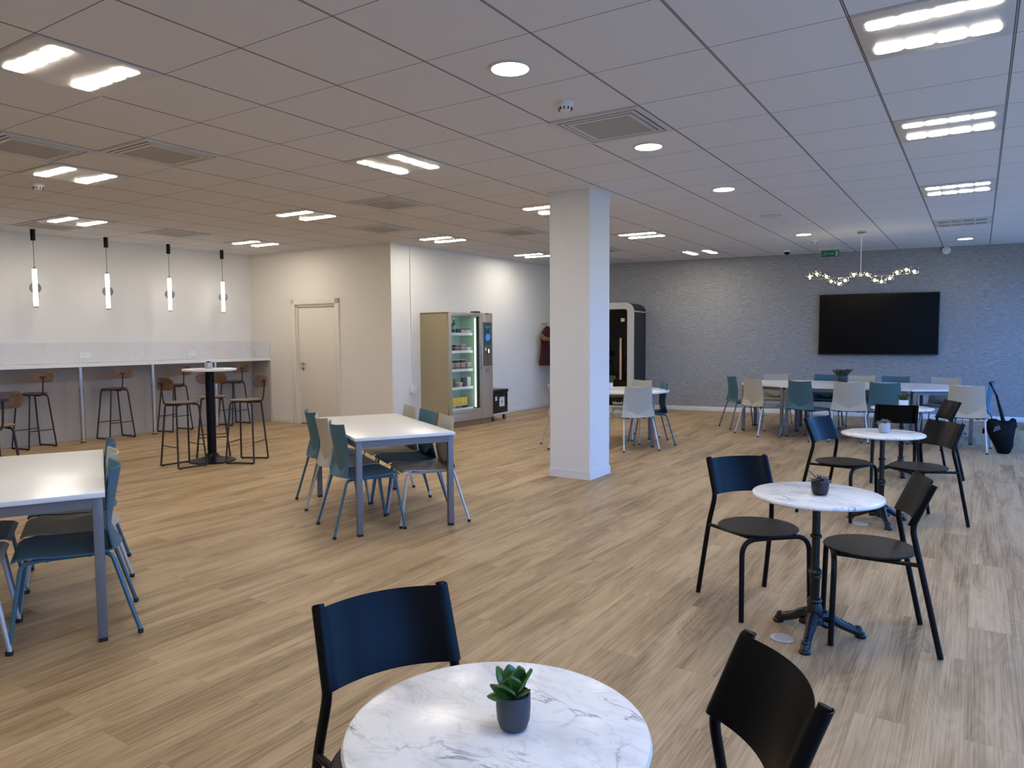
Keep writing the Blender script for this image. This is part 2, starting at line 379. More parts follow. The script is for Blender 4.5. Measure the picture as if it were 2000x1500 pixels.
def wall(name, A, B, m, holes=(), th=.14, ext0=0, ext1=0):
    fr = frame(A, B); A_, t, n, L = fr; mb = MB(); rz = math.atan2(t.y, t.x)
    def seg(s0, s1, z0, z1):
        if s1-s0 > 1e-4 and z1-z0 > 1e-4: mb.box(wp(fr, (s0+s1)/2, -th/2, (z0+z1)/2), (s1-s0, th, z1-z0), rz)
    s = -ext0
    for (h0, h1, b0, b1) in sorted(holes):
        seg(s, h0, 0, H); seg(h0, h1, 0, b0); seg(h0, h1, b1, H); s = h1
    seg(s, L+ext1, 0, H)
    return struct(mb.put(name, m)), fr
def base(name, fr, s0, s1, hgt=.085, m=None):
    A, t, n, L = fr; rz = math.atan2(t.y, t.x); mb = MB()
    mb.box(wp(fr, (s0+s1)/2, .007, hgt/2), (s1-s0, .014, hgt), rz, bev=.003)
    return struct(mb.put(name, m or M['trim']))
_, fW = wall('wall_left', P0, P1, M['wall'], ext0=.1, ext1=.1)
DX0, DX1, DZ = 1.143, 2.075, 2.075
dwall, fD = wall('wall_back_left', P1, P2, M['wall_cream'], holes=[(DX0, DX1, 0, DZ)], ext0=.1, ext1=-.14)
MB().box(wp(fD, fD[3]-.07, -.001, H/2), (.14, .002, H), math.atan2(fD[1].y, fD[1].x)).put('wall_corner_skin', M['wall_cream'], dwall)
_, fV = wall('wall_back_recess', P2, P3, M['wall'], ext0=-.003, ext1=.1)
_, fT = wall('wall_back', P3, P4, M['paper'], ext0=.1, ext1=.1)
wins = [(.35+i*3.05, .35+i*3.05+2.80, .12, 2.72) for i in range(5)]
_, fR = wall('wall_right', P4, P5, M['wall'], holes=wins, ext0=.1, ext1=.1)
_, fB = wall('wall_front', P5, P0, M['wall'], ext0=.1, ext1=.1)
base('baseboard_left', fW, 0, 3.99); base('baseboard_back_left', fD, .56, 1.02, m=M['door'])
base('baseboard_back_middle', fD, 2.20, fD[3]-.0, m=M['door']); base('baseboard_recess', fV, .0, fV[3]); base('baseboard_back', fT, .0, fT[3])
base('baseboard_right', fR, 0, fR[3]); base('baseboard_front', fB, 0, fB[3])
for i, (a, b, z0, z1) in enumerate(wins):
    rz = math.atan2(fR[1].y, fR[1].x); c = (a+b)/2
    f = MB()
    for s in (a+.03, c, b-.03): f.box(wp(fR, s, -.07, (z0+z1)/2), (.06, .07, z1-z0), rz)
    for z in (z0+.03, z1-.03, .95): f.box(wp(fR, c, -.07, z), (b-a, .068, .06), rz)
    fo = struct(f.put('window_%d' % (i+1), M['win_frame']))
    MB().box(wp(fR, c, -.07, (z0+z1)/2), (b-a-.02, .012, z1-z0-.02), rz).put('pane', M['glass'], fo)
# column
MB().prism([(-1.245, 2.87), (-.775, 2.87), (-.775, 3.34), (-1.245, 3.34)], 0, H).put('wall_column', M['wall']); struct(bpy.data.objects['wall_column'])
struct(MB().prism([(-1.257, 2.858), (-.763, 2.858), (-.763, 3.352), (-1.257, 3.352)], 0, .085).put('baseboard_column', M['trim']))
struct(MB().prism([(-1.26, 2.855), (-.76, 2.855), (-.76, 3.355), (-1.26, 3.355)], H-.012, H-.0005).put('trim_1', M['trim']))
# door in the back left wall
fo = MB(); rzD = math.atan2(fD[1].y, fD[1].x)
for s in (DX0-.045, DX1+.045): fo.box(wp(fD, s, .008, (DZ+.09)/2), (.09, .034, DZ+.09), rzD, bev=.004)
fo.box(wp(fD, (DX0+DX1)/2, .008, DZ+.045), (DX1-DX0+.18, .034, .09), rzD, bev=.004)
for s in (DX0+.018, DX1-.018): fo.box(wp(fD, s, -.06, DZ/2), (.036, .115, DZ), rzD)
fo.box(wp(fD, (DX0+DX1)/2, -.06, DZ-.018), (DX1-DX0, .115, .036), rzD)
door = struct(fo.put('door_1', M['door']))
lf = MB().box(wp(fD, (DX0+DX1)/2, -.05, DZ/2-.008), (DX1-DX0-.075, .04, DZ-.05), rzD, bev=.003).put('door_leaf', M['door'], door)
MB().box(wp(fD, (DX0+DX1)/2, -.052, .008), (DX1-DX0-.075, .05, .012), rzD).put('threshold_gap', M['vent_dark'], door)
hd = MB(); hs = DX0+.115
p = lambda s, d, z: wp(fD, s, d, z)
hd.tube([p(hs, -.03, 1.05), p(hs, -.022, 1.05)], .026, 16); hd.tube(fillet([p(hs, -.03, 1.05), p(hs, .03, 1.05), p(hs+.12, .03, 1.05)], .015), .009)
hd.put('door_handle', M['alu'], door)
MB().tube([p(hs, -.03, .965), p(hs, -.020, .965)], .026, 16).put('door_lock', M['alu'], door)
# conduit and socket by the vending machine
cv = thing('cable_duct', 'thin white vertical cable duct running from the ceiling down behind the vending machine', 'cable duct', wp(fV, .45, 0, 0), 0)
q0 = Vector(cv.location)
MB().box(wp(fV, .45, .012, (H+.70)/2)-q0, (.024, .024, H-.70), math.atan2(fV[1].y, fV[1].x)).put('duct', M['white_plastic'], cv)
MB().box(wp(fV, .45, .03, .64)-q0, (.10, .06, .12), math.atan2(fV[1].y, fV[1].x), bev=.006).put('socket_box', M['white_plastic'], cv)

# ------------------------------------------------------------------ ceiling luminaires
def luminaire(i, j, along='x', on=True, label=''):
    t = thing('ceiling_light', label, 'ceiling light', ((i+.5)*T, (j+.5)*T, H), 0 if along == 'x' else R(90), 'recessed ceiling lights')
    MB().box((0, 0, -.004), (T-.018, T-.018, .010), bev=.002).put('light_housing', M['lum_white'], t)
    for sy in (-1, 1):
        for k in range(4):
            x = (k-1.5)*.143
            MB().prism(rrect(.122, .108, .020), -.0125, -.0088).xf(Matrix.Translation((x, sy*.180, 0))).put('diffuser', M['lum_cell'] if on else M['lum_off'], t)
    if not on:
        for sy in (-1, 1):
            for k in range(4): MB().lathe([(0, -.0165), (.008, -.0145), (.008, -.0120)], ((k-1.5)*.143+.045, sy*.180, 0), 10).put('unlit_led', M['chrome'], t)
    return t
LUM = [(-3, -3, 'x', 'big lit square ceiling light nearest the top left corner of the photo'),
 (-7, -1, 'x', 'lit square ceiling light between the left air vents and the smoke detector'),
 (-11, 1, 'x', 'lit square ceiling light just above the leftmost tube pendants'),
 (-7, 3, 'x', 'lit square ceiling light left of the vent above the cream wall'),
 (-11, 5, 'x', 'lit square ceiling light near the corner of counter wall and door wall'),
 (-3, 1, 'y', 'lit square ceiling light turned sideways, mid ceiling left of the column'),
 (-7, 7, 'x', 'lit square ceiling light above the recess wall by the white cable duct'),
 (-7, 11, 'x', 'lit square ceiling light nearest the far end of the vending machine wall'),
 (-3, 5, 'x', 'lit square ceiling light half hidden behind the top of the column'),
 (-3, 9, 'x', 'lit square ceiling light just right of the column top'),
 (-3, 13, 'y', 'lit square ceiling light turned sideways next to the grey papered wall'),
 (3, 0, 'x', 'big lit square ceiling light in the top right corner of the photo'),
 (3, 3, 'x', 'second lit square ceiling light down the right hand row'),
 (3, 7, 'x', 'third lit square ceiling light down the right hand row')]
for i, j, a, lb in LUM: luminaire(i, j, a, True, lb)
for i, j in ((3, -4), (-3, -7), (-7, -5), (3, -8)): luminaire(i, j, 'x', True, 'lit square ceiling light added unseen behind the camera to warm the foreground')  # unseen lamps added for warm light on the near table and floor
luminaire(3, 11, 'x', False, 'unlit square ceiling light beyond the lit right hand row')
# round downlights
DL = [((0.5, -.5), 'large round downlight nearest the camera, above the mid foreground'),
 ((0.5, 2.5), 'round downlight beside the square vent in front of the column'),
 ((0.5, 5.5), 'round downlight right of the column, third from the camera'),
 ((0.5, 11.5), 'small round downlight left of the chandelier rod'),
 ((0.5, -3.5), 'unseen round downlight added just behind the camera to brighten the foreground'), ((0.5, -6.5), 'unseen round downlight added far behind the camera to brighten the foreground'),  # two unseen lamps added to light the foreground
 ((3.5, 14.5), 'small round downlight near the grey wall above the television right end')]
for (a, b), lb in DL:
    t = thing('downlight', lb, 'downlight', (a*T, b*T, H), 0, 'round downlights')
    MB().lathe([(.118, 0), (.120, -.006), (.106, -.010), (.103, -.004)], (0, 0, 0), 40).put('trim_ring', M['lum_white'], t)
    MB().lathe([(.104, -.004), (.103, -.006), (0, -.006)], (0, 0, 0), 40).put('diffuser', M['down'], t)
t = tag(MB().lathe([(.135, 0), (.137, -.004), (.125, -.005), (.12, -.001), (0, -.001)], (0, 0, 0), 40).put('ceiling_speaker', M['lum_white'], loc=(.5*T, 8.5*T, H-.0005)), 'large flush round ceiling disc, unlit, between two downlights', 'ceiling speaker')
t = tag(MB().lathe([(.05, 0), (.052, -.012), (.03, -.016), (0, -.016)], (0, 0, 0), 28).put('ceiling_sensor', M['white_plastic'], loc=(.5*T, 9.5*T, H-.0005)), 'tiny flat round sensor on the ceiling beyond the unlit disc', 'sensor')
# air vents
VENTS = [(-5, 3, 'square air vent right of the lit ceiling light above the cream wall'),
 (-7, 5, 'smaller looking square air vent above the outer corner of the cream wall'),
 (-5, 7, 'square air vent on the ceiling just left of the column, furthest of its row'),
 (0, 1, 'large square air vent in front of the column beside two round downlights'),
 (-6, -2, 'square air vent cut by the left edge of the photo'),
 (-5, -1, 'square air vent whole in view at left, touching the vent at the photo edge'),
 (-12, 1, 'square air vent directly above the leftmost tube pendant'),
 (-11, 3, 'square air vent above the second and third tube pendants'),
 (-5, 11, 'far square air vent half hidden by the column right side')]
for i, j, lb in VENTS:
    t = thing('air_vent', lb, 'air vent', ((i+.5)*T, (j+.5)*T, H), 0, 'square ceiling air vents')
    f = MB(); g = MB()
    def ring(mb, o, w, z, h):
        for sx, sy, dx, dy in ((0, 1, o, w), (0, -1, o, w), (1, 0, w, o), (-1, 0, w, o)):
            mb.box((sx*(o-w)/2, sy*(o-w)/2, z), (dx if sx == 0 else w, dy if sx == 0 else o-2*w, h) if sx == 0 else (w, o-2*w, h))
    ring(f, .655, .030, -.006, .012); ring(f, .560, .022, -.009, .010); ring(f, .485, .028, -.011, .012)
    f.put('vent_frame', M['lum_white'], t)
    MB().box((0, 0, -.0015), (.62, .62, .002)).put('duct_opening', M['vent_dark'], t)
    MB().box((0, 0, -.010), (.43, .43, .008)).put('grille', M['vent_grille'], t)
# smoke detectors
for (a, b), lb in (((.45, .55), 'white domed smoke detector between a downlight and the vent near the column'), ((-7.55, -.5), 'white domed smoke detector at left under a lit ceiling light'), ((.5, 12.75), 'white domed smoke detector next to the exit sign')):
    t = thing('smoke_detector', lb, 'smoke detector', (a*T, b*T, H), 0, 'smoke detectors')
    MB().lathe([(.052, 0), (.054, -.015), (.048, -.022), (.040, -.024)], (0, 0, 0), 28).put('detector_base', M['white_plastic'], t)
    f = MB(); f.lathe([(.046, -.022), (.040, -.045), (.022, -.058), (0, -.060)], (0, 0, 0), 28); f.put('detector_dome', M['white_plastic'], t)
    f = MB()
    for k in range(10):
        an = k*math.pi/5; f.box((.041*math.cos(an), .041*math.sin(an), -.040), (.010, .007, .016), an)
    f.put('detector_slots', M['vent_dark'], t)
# dome camera, alarm disc, exit sign
t = thing('dome_camera', 'small dark dome camera on the ceiling left of the exit sign', 'security camera', (-.33, 9.77, H))
MB().lathe([(.06, 0), (.06, -.02), (.052, -.035), (.045, -.035)], (0, 0, 0), 28).put('camera_base', M['white_plastic'], t)
MB().lathe([(.048, -.03), (.045, -.055), (.025, -.075), (0, -.080)], (0, 0, 0), 28).put('camera_dome', M['black_screen'], t)
t = thing('wall_sounder', 'round white alarm sounder high on the grey wall above the television', 'alarm', wp(fT, 7.285, 0, 2.935), math.atan2(fT[1].y, fT[1].x))
MB().lathe([(.0, .05), (.05, .048), (.066, .038), (.068, 0)], (0, 0, 0), 32).xf(Matrix.Rotation(R(90), 4, 'X')).put('sounder_disc', M['white_plastic'], t)
t = thing('exit_sign', 'green emergency exit sign with running figure and arrow under the ceiling', 'exit sign', (.37, 9.93, H), R(4))
MB().box((0, 0, -.008), (.38, .06, .016), bev=.003).put('ceiling_plate', M['white_plastic'], t)
MB().box((-.01, 0, -.095), (.33, .014, .155)).put('sign_panel', M['glass'], t)
MB().box((-.01, 0, -.092), (.28, .020, .112)).put('sign_board', M['green_sign'], t)
f = MB(); y = -.0115
f.box((-.010, y, -.092), (.075, .002, .014)); f.prism([(.022, -.112), (.022, -.072), (.052, -.092)], -.001, .001)
f.b.verts.ensure_lookup_table()
for v in list(f.b.verts)[-6:]:
    x_, z_, d_ = v.co.x, v.co.y, v.co.z; v.co = Vector((x_, y+d_, z_))
f.put('arrow', M['green_pale'], t)
f = MB()
f.ball((-.070, y, -.058), .009, 1, (1, .2, 1))
for a, b, w in (((-.078, -.070), (-.092, -.096), .011), ((-.092, -.096), (-.120, -.122), .008), ((-.120, -.122), (-.132, -.118), .006), ((-.092, -.096), (-.078, -.112), .008), ((-.078, -.112), (-.084, -.132), .007), ((-.080, -.072), (-.105, -.072), .006), ((-.105, -.072), (-.115, -.088), .005), ((-.080, -.074), (-.062, -.086), .006)):
    dx, dz = b[0]-a[0], b[1]-a[1]; f.box(((a[0]+b[0])/2, y, (a[1]+b[1])/2), (math.hypot(dx, dz)+w*.5, .002, w), ry=-math.atan2(dz, dx))
f.put('running_figure', M['green_pale'], t)
MB().box((.095, y, -.092), (.040, .002, .085)).put('door_pictogram', M['green_pale'], t)

# ------------------------------------------------------------------ counter along the left wall
def LW(y): return -8.727+.0316*y
ct = thing('bar_counter', 'long white wall counter with pale marble effect top at left', 'counter', (0, 0, 0))
YB, YE = -3.2, 4.755
MB().prism([(LW(YB)+.002, YB), (LW(YE)+.002, 4.731), (-8.095, 4.752), (-8.37, YB)], 1.105, 1.155).put('worktop', M['white_lam'], ct)
sp = MB(); sp.prism([(LW(YB)+.002, YB), (LW(YE)+.002, 4.716), (LW(YE)+.014, 4.716), (LW(YB)+.014, YB)], 1.1565, 1.452)
sp.prism([(LW(YE)+.002, 4.7165), (-8.105, 4.738), (-8.105, 4.751), (LW(YE)+.002, 4.731)], 1.1565, 1.452)
sp.put('backsplash', M['splash'], ct)
MB().prism([(LW(YB)+.002, YB), (LW(YE)+.002, 4.705), (LW(YE)+.016, 4.705), (LW(YB)+.016, YB)], .002, 1.104).put('back_panel', M['under'], ct)  # even dark sheet over the wall, toned to the shade under the worktop
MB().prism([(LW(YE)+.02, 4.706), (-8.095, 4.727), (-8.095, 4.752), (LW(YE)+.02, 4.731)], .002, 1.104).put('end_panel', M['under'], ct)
for k, y in enumerate((-.60, .49, 1.582, 2.665, 3.765)):
    x = -8.36+.015*(y+.6)/1.1
    t = thing('counter_post', ['polished chrome post under the counter behind the left table, out at the photo edge', 'polished chrome post under the counter near the photo left edge', 'polished chrome post between the first and second counter stools', 'polished chrome post right of the second counter stool', 'polished chrome post behind the high round table, nearest the door'][k], 'post', (x, y, 0), 0, 'chrome posts under the counter')
    MB().lathe([(.034, .012), (.034, 1.1045), (0, 1.1045)], (0, 0, 0), 24).put('tube', M['chrome'], t)
    MB().lathe([(0, .0005), (.040, .0005), (.040, .014), (0, .014)], (0, 0, 0), 24).put('foot', M['rubber'], t)
for k, (y, z) in enumerate(((1.82, 1.262), (3.535, 1.250))):
    t = thing('wall_socket', ['white triple socket plate on the marble backsplash near the left edge', 'white triple socket plate on the marble backsplash near the corner'][k], 'socket', (LW(y)+.0145, y, z), 0, 'sockets on the backsplash')
    MB().box((.005, 0, 0), (.010, .165, .080), bev=.003).put('plate', M['white_plastic'], t)
    f = MB()
    for q in (-1, 0, 1): f.box((.0105, q*.045, 0), (.002, .030, .040)).box((.012, q*.045-.006, .004), (.001, .003, .012), mi=1).box((.012, q*.045+.006, .004), (.001, .003, .012), mi=1)
    f.put('outlets', [M['trim'], M['vent_dark']], t)
# tube pendants
for k, y in enumerate((1.026, 2.011, 2.993, 3.964)):
    t = thing('pendant_lamp', ['leftmost lit tube pendant above the counter', 'second lit tube pendant from the left above the counter', 'third lit tube pendant from the left above the counter', 'lit tube pendant nearest the door wall above the counter'][k], 'pendant lamp', (-8.30, y, H), 0, 'tube pendants above the counter')
    MB().lathe([(0, 0), (.030, 0), (.030, -.150), (.006, -.152), (0, -.152)], (0, 0, 0), 20).put('canopy', M['black_metal'], t)
    MB().tube([(0, 0, -.15), (0, 0, -.520)], .0035, 6).put('cord', M['black_metal'], t)
    MB().lathe([(.004, -.500), (.008, -.522), (.034, -.526), (.034, -.534), (0, -.534)], (0, 0, 0), 20).lathe([(0, -1.046), (.032, -1.046), (.032, -1.058), (0, -1.058)], (0, 0, 0), 20).put('end_cap', M['black_metal'], t)
    f = MB()
    for z0, z1 in ((-.534, -.728), (-.731, -.858), (-.861, -1.046)): f.lathe([(0, z0), (.029, z0), (.029, z1), (0, z1)], (0, 0, 0), 20)
    f.put('lamp_tube', M['pend'], t)
    MB().lathe([(.031, -.728), (.033, -.728), (.033, -.731), (.031, -.731)], (0, 0, 0), 20).lathe([(.031, -.858), (.033, -.858), (.033, -.861), (.031, -.861)], (0, 0, 0), 20).put('seam_ring', M['alu'], t)
    MB().lathe([(0, -.006), (.070, -.006), (.073, 0), (.070, .006), (0, .006)], (0, 0, 0), 28).xf(Matrix.Translation((0, 0, -.795)) @ Matrix.Rotation(R(57), 4, 'Z') @ Matrix.Rotation(R(90), 4, 'X')).put('disc', M['globe_off'], t)

# ------------------------------------------------------------------ chairs with moulded shells
def shell_chair(kind):
    sm, lm = (M['blue_shell'], M['blue_leg']) if kind == 'blue' else (M['beige_shell'], M['grey_leg'])
    t = thing('shell_chair', 'x', 'chair')
    us = [-1, -.8, -.55, -.28, 0, .28, .55, .8, 1]
    rows = []
    rows.append([(.190*u, -.222+.050*u*u, .848-.012*(1-u*u)) for u in us])
    rows.append([(.198*u, -.198+.042*u*u, .72) for u in us])
    rows.append([(.206*u, -.174+.028*abs(u)**2, .62-.02*(1-abs(u))) for u in us])
    rows.append([(.213*u, -.146-.006*(1-abs(u)), .462+.100*abs(u)) for u in us])
    rows.append([(.236*u, -.200+.030*u*u, .440+.012*u*u) for u in us])
    rows.append([(.238*u, -.150+.02*u*u, .432+.010*u*u) for u in us])
    rows.append([(.238*u, -.04, .434+.008*u*u) for u in us])
    rows.append([(.234*u, .08, .440+.006*u*u) for u in us])
    rows.append([(.226*u, .18, .450+.004*u*u) for u in us])
    rows.append([(.216*u, .235, .448) for u in us])
    rows.append([(.206*u, .258, .434) for u in us])
    MB().grid(rows, .008).put('shell', sm, t, smooth=24)
    for s in (-1, 1):
        MB().tube(fillet([(s*.250, -.28, .014), (s*.205, -.165, .420), (s*.19, -.10, .424)], .045, 6), .0105, 8).put('leg', lm, t)
        MB().tube(fillet([(s*.234, .28, .014), (s*.205, .215, .422), (s*.19, .14, .424)], .045, 6), .0105, 8).put('leg', lm, t)
        for y in (-.28, .28):
            x = .250 if y < 0 else .234
            MB().lathe([(0, 0), (.013, 0), (.014, .018), (.012, .022)], (s*x, y, 0), 10).put('foot_cap', M['rubber'], t)
    f = MB()
    for s in (-1, 1): f.tube([(s*.19, -.11, .424), (s*.19, .15, .424)], .0105, 8)
    for y in (-.07, .11): f.tube([(-.19, y, .418), (.19, y, .418)], .009, 8)
    f.put('seat_frame', lm, t)
    for s in (-1, 1):
        for y in (-.10, .14): MB().box((s*.12, y, .4185), (.03, .02, .018)).put('seat_pad', M['rubber'], t)
    return t
protoB = shell_chair('blue'); protoG = shell_chair('beige'); used = set()
def place_shell(kind, x, y, deg, label, group):
    pr = protoB if kind == 'blue' else protoG
    rz = R(deg-90)
    if kind not in used:
        used.add(kind); pr.location = (x, y, 0); pr.rotation_euler = (0, 0, rz); pr['label'] = label; pr['group'] = group; return pr
    return dup(pr, (x, y, 0), rz, label, group)

# rectangular tables
def rect_table(cx, cy, deg, L, W, label, group='rectangular white tables', name='dining_table'):
    t = thing(name, label, 'table', (cx, cy, 0), R(deg), group)
    MB().box((0, 0, .7375), (L, W, .025), bev=.003).put('tabletop', M['white_lam'], t)
    f = MB(); i = .012
    for s in (-1, 1): f.box((0, s*(W/2-i-.0175), .699), (L-.10, .030, .052)); f.box((s*(L/2-i-.0175), 0, .699), (.030, W-.10, .052))
    f.put('apron', M['steel_paint'], t)
    for sx in (-1, 1):
        for sy in (-1, 1):
            lg = MB().box((sx*(L/2-i-.0225), sy*(W/2-i-.0225), .3725), (.045, .045, .705), bev=.003).put('leg', M['steel_paint'], t)
            MB().box((sx*(L/2-i-.0225), sy*(W/2-i-.0225), .010), (.042, .042, .020), bev=.002).put('foot_cap', M['rubber'], lg)
    return t
# table B (middle) and A (left)
BU = Vector((-.854, .521)); BW = Vector((.521, .854)); TB = Vector((-1.755, .770)); degU = math.degrees(math.atan2(BU.y, BU.x))
rect_table(TB.x, TB.y, degU, 1.60, .80, 'white rectangular table with grey steel legs in the middle of the room')
AU = Vector((-.887, .462)); AW = Vector((.462, .887)); degA = math.degrees(math.atan2(AU.y, AU.x)); TA = Vector((-.985, -1.975))+AU*.80-AW*.40
rect_table(TA.x, TA.y, degA, 1.60, .80, 'white rectangular table with grey steel legs cut by the left photo edge')
angW = math.degrees(math.atan2(BW.y, BW.x))
def atU(Tc, u, w_): q = Tc+(AU*u+AW*w_ if Tc is TA else BU*u+BW*w_); return q.x, q.y
angA = math.degrees(math.atan2(AW.y, AW.x)); gB = 'chairs around the middle rectangular table'; gA = 'chairs around the left rectangular table'
for kind, u, w_, dg, lb in [
    ('blue', -.500, -.290, angW+3, 'petrol blue shell chair, nearest of the three left of the middle table'),
    ('beige', .005, -.300, angW+1, 'warm grey shell chair between two blue ones left of the middle table'),
    ('blue', .505, -.300, angW, 'blue shell chair, furthest of the three left of the middle table'),
    ('beige', -.475, .268, angW+180-3, 'warm grey shell chair at the near right corner of the middle table'),
    ('blue', .025, .278, angW+180, 'petrol blue shell chair on the right side of the middle table'),
    ('beige', .515, .278, angW+180, 'warm grey shell chair at the far right corner of the middle table')]:
    x, y = atU(TB, u, w_); place_shell(kind, x, y, dg, lb, gB)
for kind, u, w_, dg, lb in [
    ('blue', -.50, .252, angA+180, 'petrol blue shell chair nearest the camera on the right of the left table'),
    ('beige', .0, .252, angA+180, 'warm grey shell chair between two blue ones right of the left table'),
    ('blue', .50, .250, angA+180, 'petrol blue shell chair furthest back on the right of the left table'),
    ('beige', -.505, -.300, angA, 'warm grey shell chair with white legs at the bottom left photo edge'),
    ('blue', .0, -.300, angA, 'dark blue shell chair pushed under the far side of the left table')]:
    x, y = atU(TA, u, w_); place_shell(kind, x, y, dg, lb, gA)

# long meeting table: two rectangular tables between two trapezoid end tables
def poly_table(cx, cy, deg, poly, legs, label, group):
    t = thing('meeting_table', label, 'table', (cx, cy, 0), R(deg), group)
    MB().prism(poly, .725, .750).put('tabletop', M['white_lam'], t)
    f = MB(); n = len(legs)
    for a in range(n):
        A = Vector(legs[a]); B = Vector(legs[(a+1) % n]); d = B-A; c = (A+B)/2
        f.box((c.x, c.y, .699), (d.length-.03, .028, .050), math.atan2(d.y, d.x))
    f.put('apron', M['steel_paint'], t)
    for x, y in legs:
        lg = MB().box((x, y, .3725), (.045, .045, .705), bev=.003).put('leg', M['steel_paint'], t)
        MB().box((x, y, .010), (.042, .042, .020)).put('foot_cap', M['rubber'], lg)
    return t
gL = 'white tables joined under the television'
def trap(s): return [(0, -.765), (0, .765), (s*.70, .415), (s*.73, .34), (s*.73, -.34), (s*.70, -.415)] if s > 0 else [(0, .765), (0, -.765), (-.70, -.415), (-.73, -.34), (-.73, .34), (-.70, .415)]
poly_table(.198, 8.02, 0, trap(-1), [(-.035, -.70), (-.035, .70), (-.685, .36), (-.685, -.36)], 'left trapezoid end table of the long white table under the television', gL)
poly_table(1.852, 8.02, 0, trap(1), [(.035, -.70), (.035, .70), (.685, .36), (.685, -.36)], 'right trapezoid end table of the long white table, nearest the black bag', gL)
for sy, lb in ((-1, 'front rectangular table in the middle of the long white table'), (1, 'rear rectangular table of the long white table, nearer the television')):
    poly_table(1.025, 8.02+sy*.383, 0, [(-.82, -.38), (.82, -.38), (.82, .38), (-.82, .38)], [(-.785, -.345), (.785, -.345), (.785, .345), (-.785, .345)], lb, gL)
gC = 'chairs around the long white table'
for kind, x, y, dg, lb in [
    ('blue', -.60, 7.98, 36, 'petrol blue shell chair at the left end of the long table'),
    ('beige', -.151, 7.379, 55.6, 'warm grey shell chair at the near left corner of the long table'),
    ('blue', .54, 7.199, 63, 'blue shell chair, second from left on the near side of the long table'),
    ('beige', 1.074, 7.312, 97.6, 'warm grey shell chair mid way along the near side of the long table'),
    ('blue', 1.568, 7.32, 80, 'blue shell chair right of centre on the near side of the long table'),
    ('beige', 2.50, 7.12, 84, 'pale grey shell chair beside the black bag at the long table'),
    ('blue', 2.57, 7.92, 176, 'blue shell chair at the right end of the long table, holding the bag strap'),
    ('beige', -.26, 8.70, 275, 'pale shell chair behind the left end of the long table, facing the camera'),
    ('blue', .51, 8.86, 274, 'petrol blue shell chair behind the long table, left of the dark plant cube'),
    ('beige', 1.02, 8.65, 262, 'pale shell chair behind the long table, right of the dark plant cube'),
    ('blue', 1.51, 8.70, 267, 'petrol blue shell chair behind the right half of the long table'),
    ('beige', 2.16, 8.62, 258, 'cream shell chair behind the right end of the long table')]:
    place_shell(kind, x, y, dg, lb, gC)
# round table behind the column
t = thing('round_table', 'white round table with grey legs partly hidden behind the column', 'table', (-1.55, 5.50, 0), R(25))
MB().lathe([(0, .725), (.605, .725), (.610, .730), (.610, .747), (.605, .750), (0, .750)], (0, 0, 0), 64).put('tabletop', M['white_lam'], t)
f = MB()
for s in (-1, 1): f.box((0, s*.36, .699), (.70, .028, .05)); f.box((s*.36, 0, .699), (.028, .70, .05))
f.put('apron', M['steel_paint'], t)
for sx in (-1, 1):
    for sy in (-1, 1):
        lg = MB().box((sx*.365, sy*.365, .3725), (.045, .045, .705), bev=.003).put('leg', M['steel_paint'], t)
        MB().box((sx*.365, sy*.365, .010), (.042, .042, .020)).put('foot_cap', M['rubber'], lg)
gR = 'chairs around the round table'
for kind, x, y, dg, lb in [
    ('beige', -1.241, 5.066, 138, 'light grey shell chair seen from behind at the round table, right of the column'),
    ('blue', -1.215, 5.654, 212.7, 'petrol blue shell chair at the right side of the round table'),
    ('beige', -1.65, 6.05, 250, 'warm grey shell chair behind the round table in front of the phone booth'),
    ('beige', -2.12, 4.80, 42, 'pale shell chair whose edge shows left of the column')]:
    place_shell(kind, x, y, dg, lb, gR)

# ------------------------------------------------------------------ black bistro chairs
def bistro_chair():
    t = thing('bistro_chair', 'x', 'chair')
    r = .0135
    post = lambda s, ext=0: [(s*.213, -.2325, .004), (s*.197, -.142, .430), (s*.176, -.106, .605), (s*.172, -.193, .801)]
    for s in (-1, 1):
        MB().tube(fillet(post(s), .05, 6), r, 12).put('leg', M['black_metal'], t)
    for s in (-1, 1):
        MB().tube(fillet([(s*.200, .2325, .004), (s*.195, .222, .432), (0, .215, .432)], .085, 8), r, 12).put('leg', M['black_metal'], t)
    f = MB()
    for s in (-1, 1): f.tube([(s*.200, -.140, .428), (s*.120, .215, .432)], .010, 10)
    f.put('seat_frame', M['black_metal'], t)
    for s in (-1, 1):
        for y in (-.06, .20): MB().box((s*(.150 if y < 0 else .08), y, .437), (.026, .018, .012)).put('seat_clip', M['rubber'], t)
    MB().lathe([(0, .4400), (.190, .4400), (.208, .4430), (.212, .4480), (.206, .4530), (.17, .4520), (0, .4480)], (0, .045, 0), 48).put('seat', M['black_seat'], t)
    # wrapped back sheet
    prof = []
    n = 16
    for k in range(n+1):
        u = -1+2*k/n; prof.append((.170*u, .0155-.046*(1-u*u)**1.0))
    def wrap(s):
        pts = []
        for k in range(1, 9):
            a = R(90-s*0-k*24); pts.append((s*(.174+.0165*math.cos(R(90-k*24))), .0165*math.sin(R(90-k*24))))
        return pts
    outline = [p_ for p_ in wrap(-1)][::-1]+prof+wrap(1)
    rows = []
    for z, y0 in ((.608, -.107), (.670, -.134), (.735, -.162), (.797, -.190)):
        rows.append([(x, y+y0, z) for x, y in outline])
    MB().grid(rows, .0022).put('backrest', M['black_sheet'], t, smooth=40)
    return t
protoS = bistro_chair(); first = [True]
gS = 'black bistro chairs'
def place_bistro(x, y, deg, label):
    if first[0]:
        first[0] = False; protoS.location = (x, y, 0); protoS.rotation_euler = (0, 0, R(deg-90)); protoS['label'] = label; protoS['group'] = gS; return protoS
    return dup(protoS, (x, y, 0), R(deg-90), label, gS)
place_bistro(1.413, -2.496, -27.5, 'black bistro chair left of the nearest marble table, its back in the foreground')
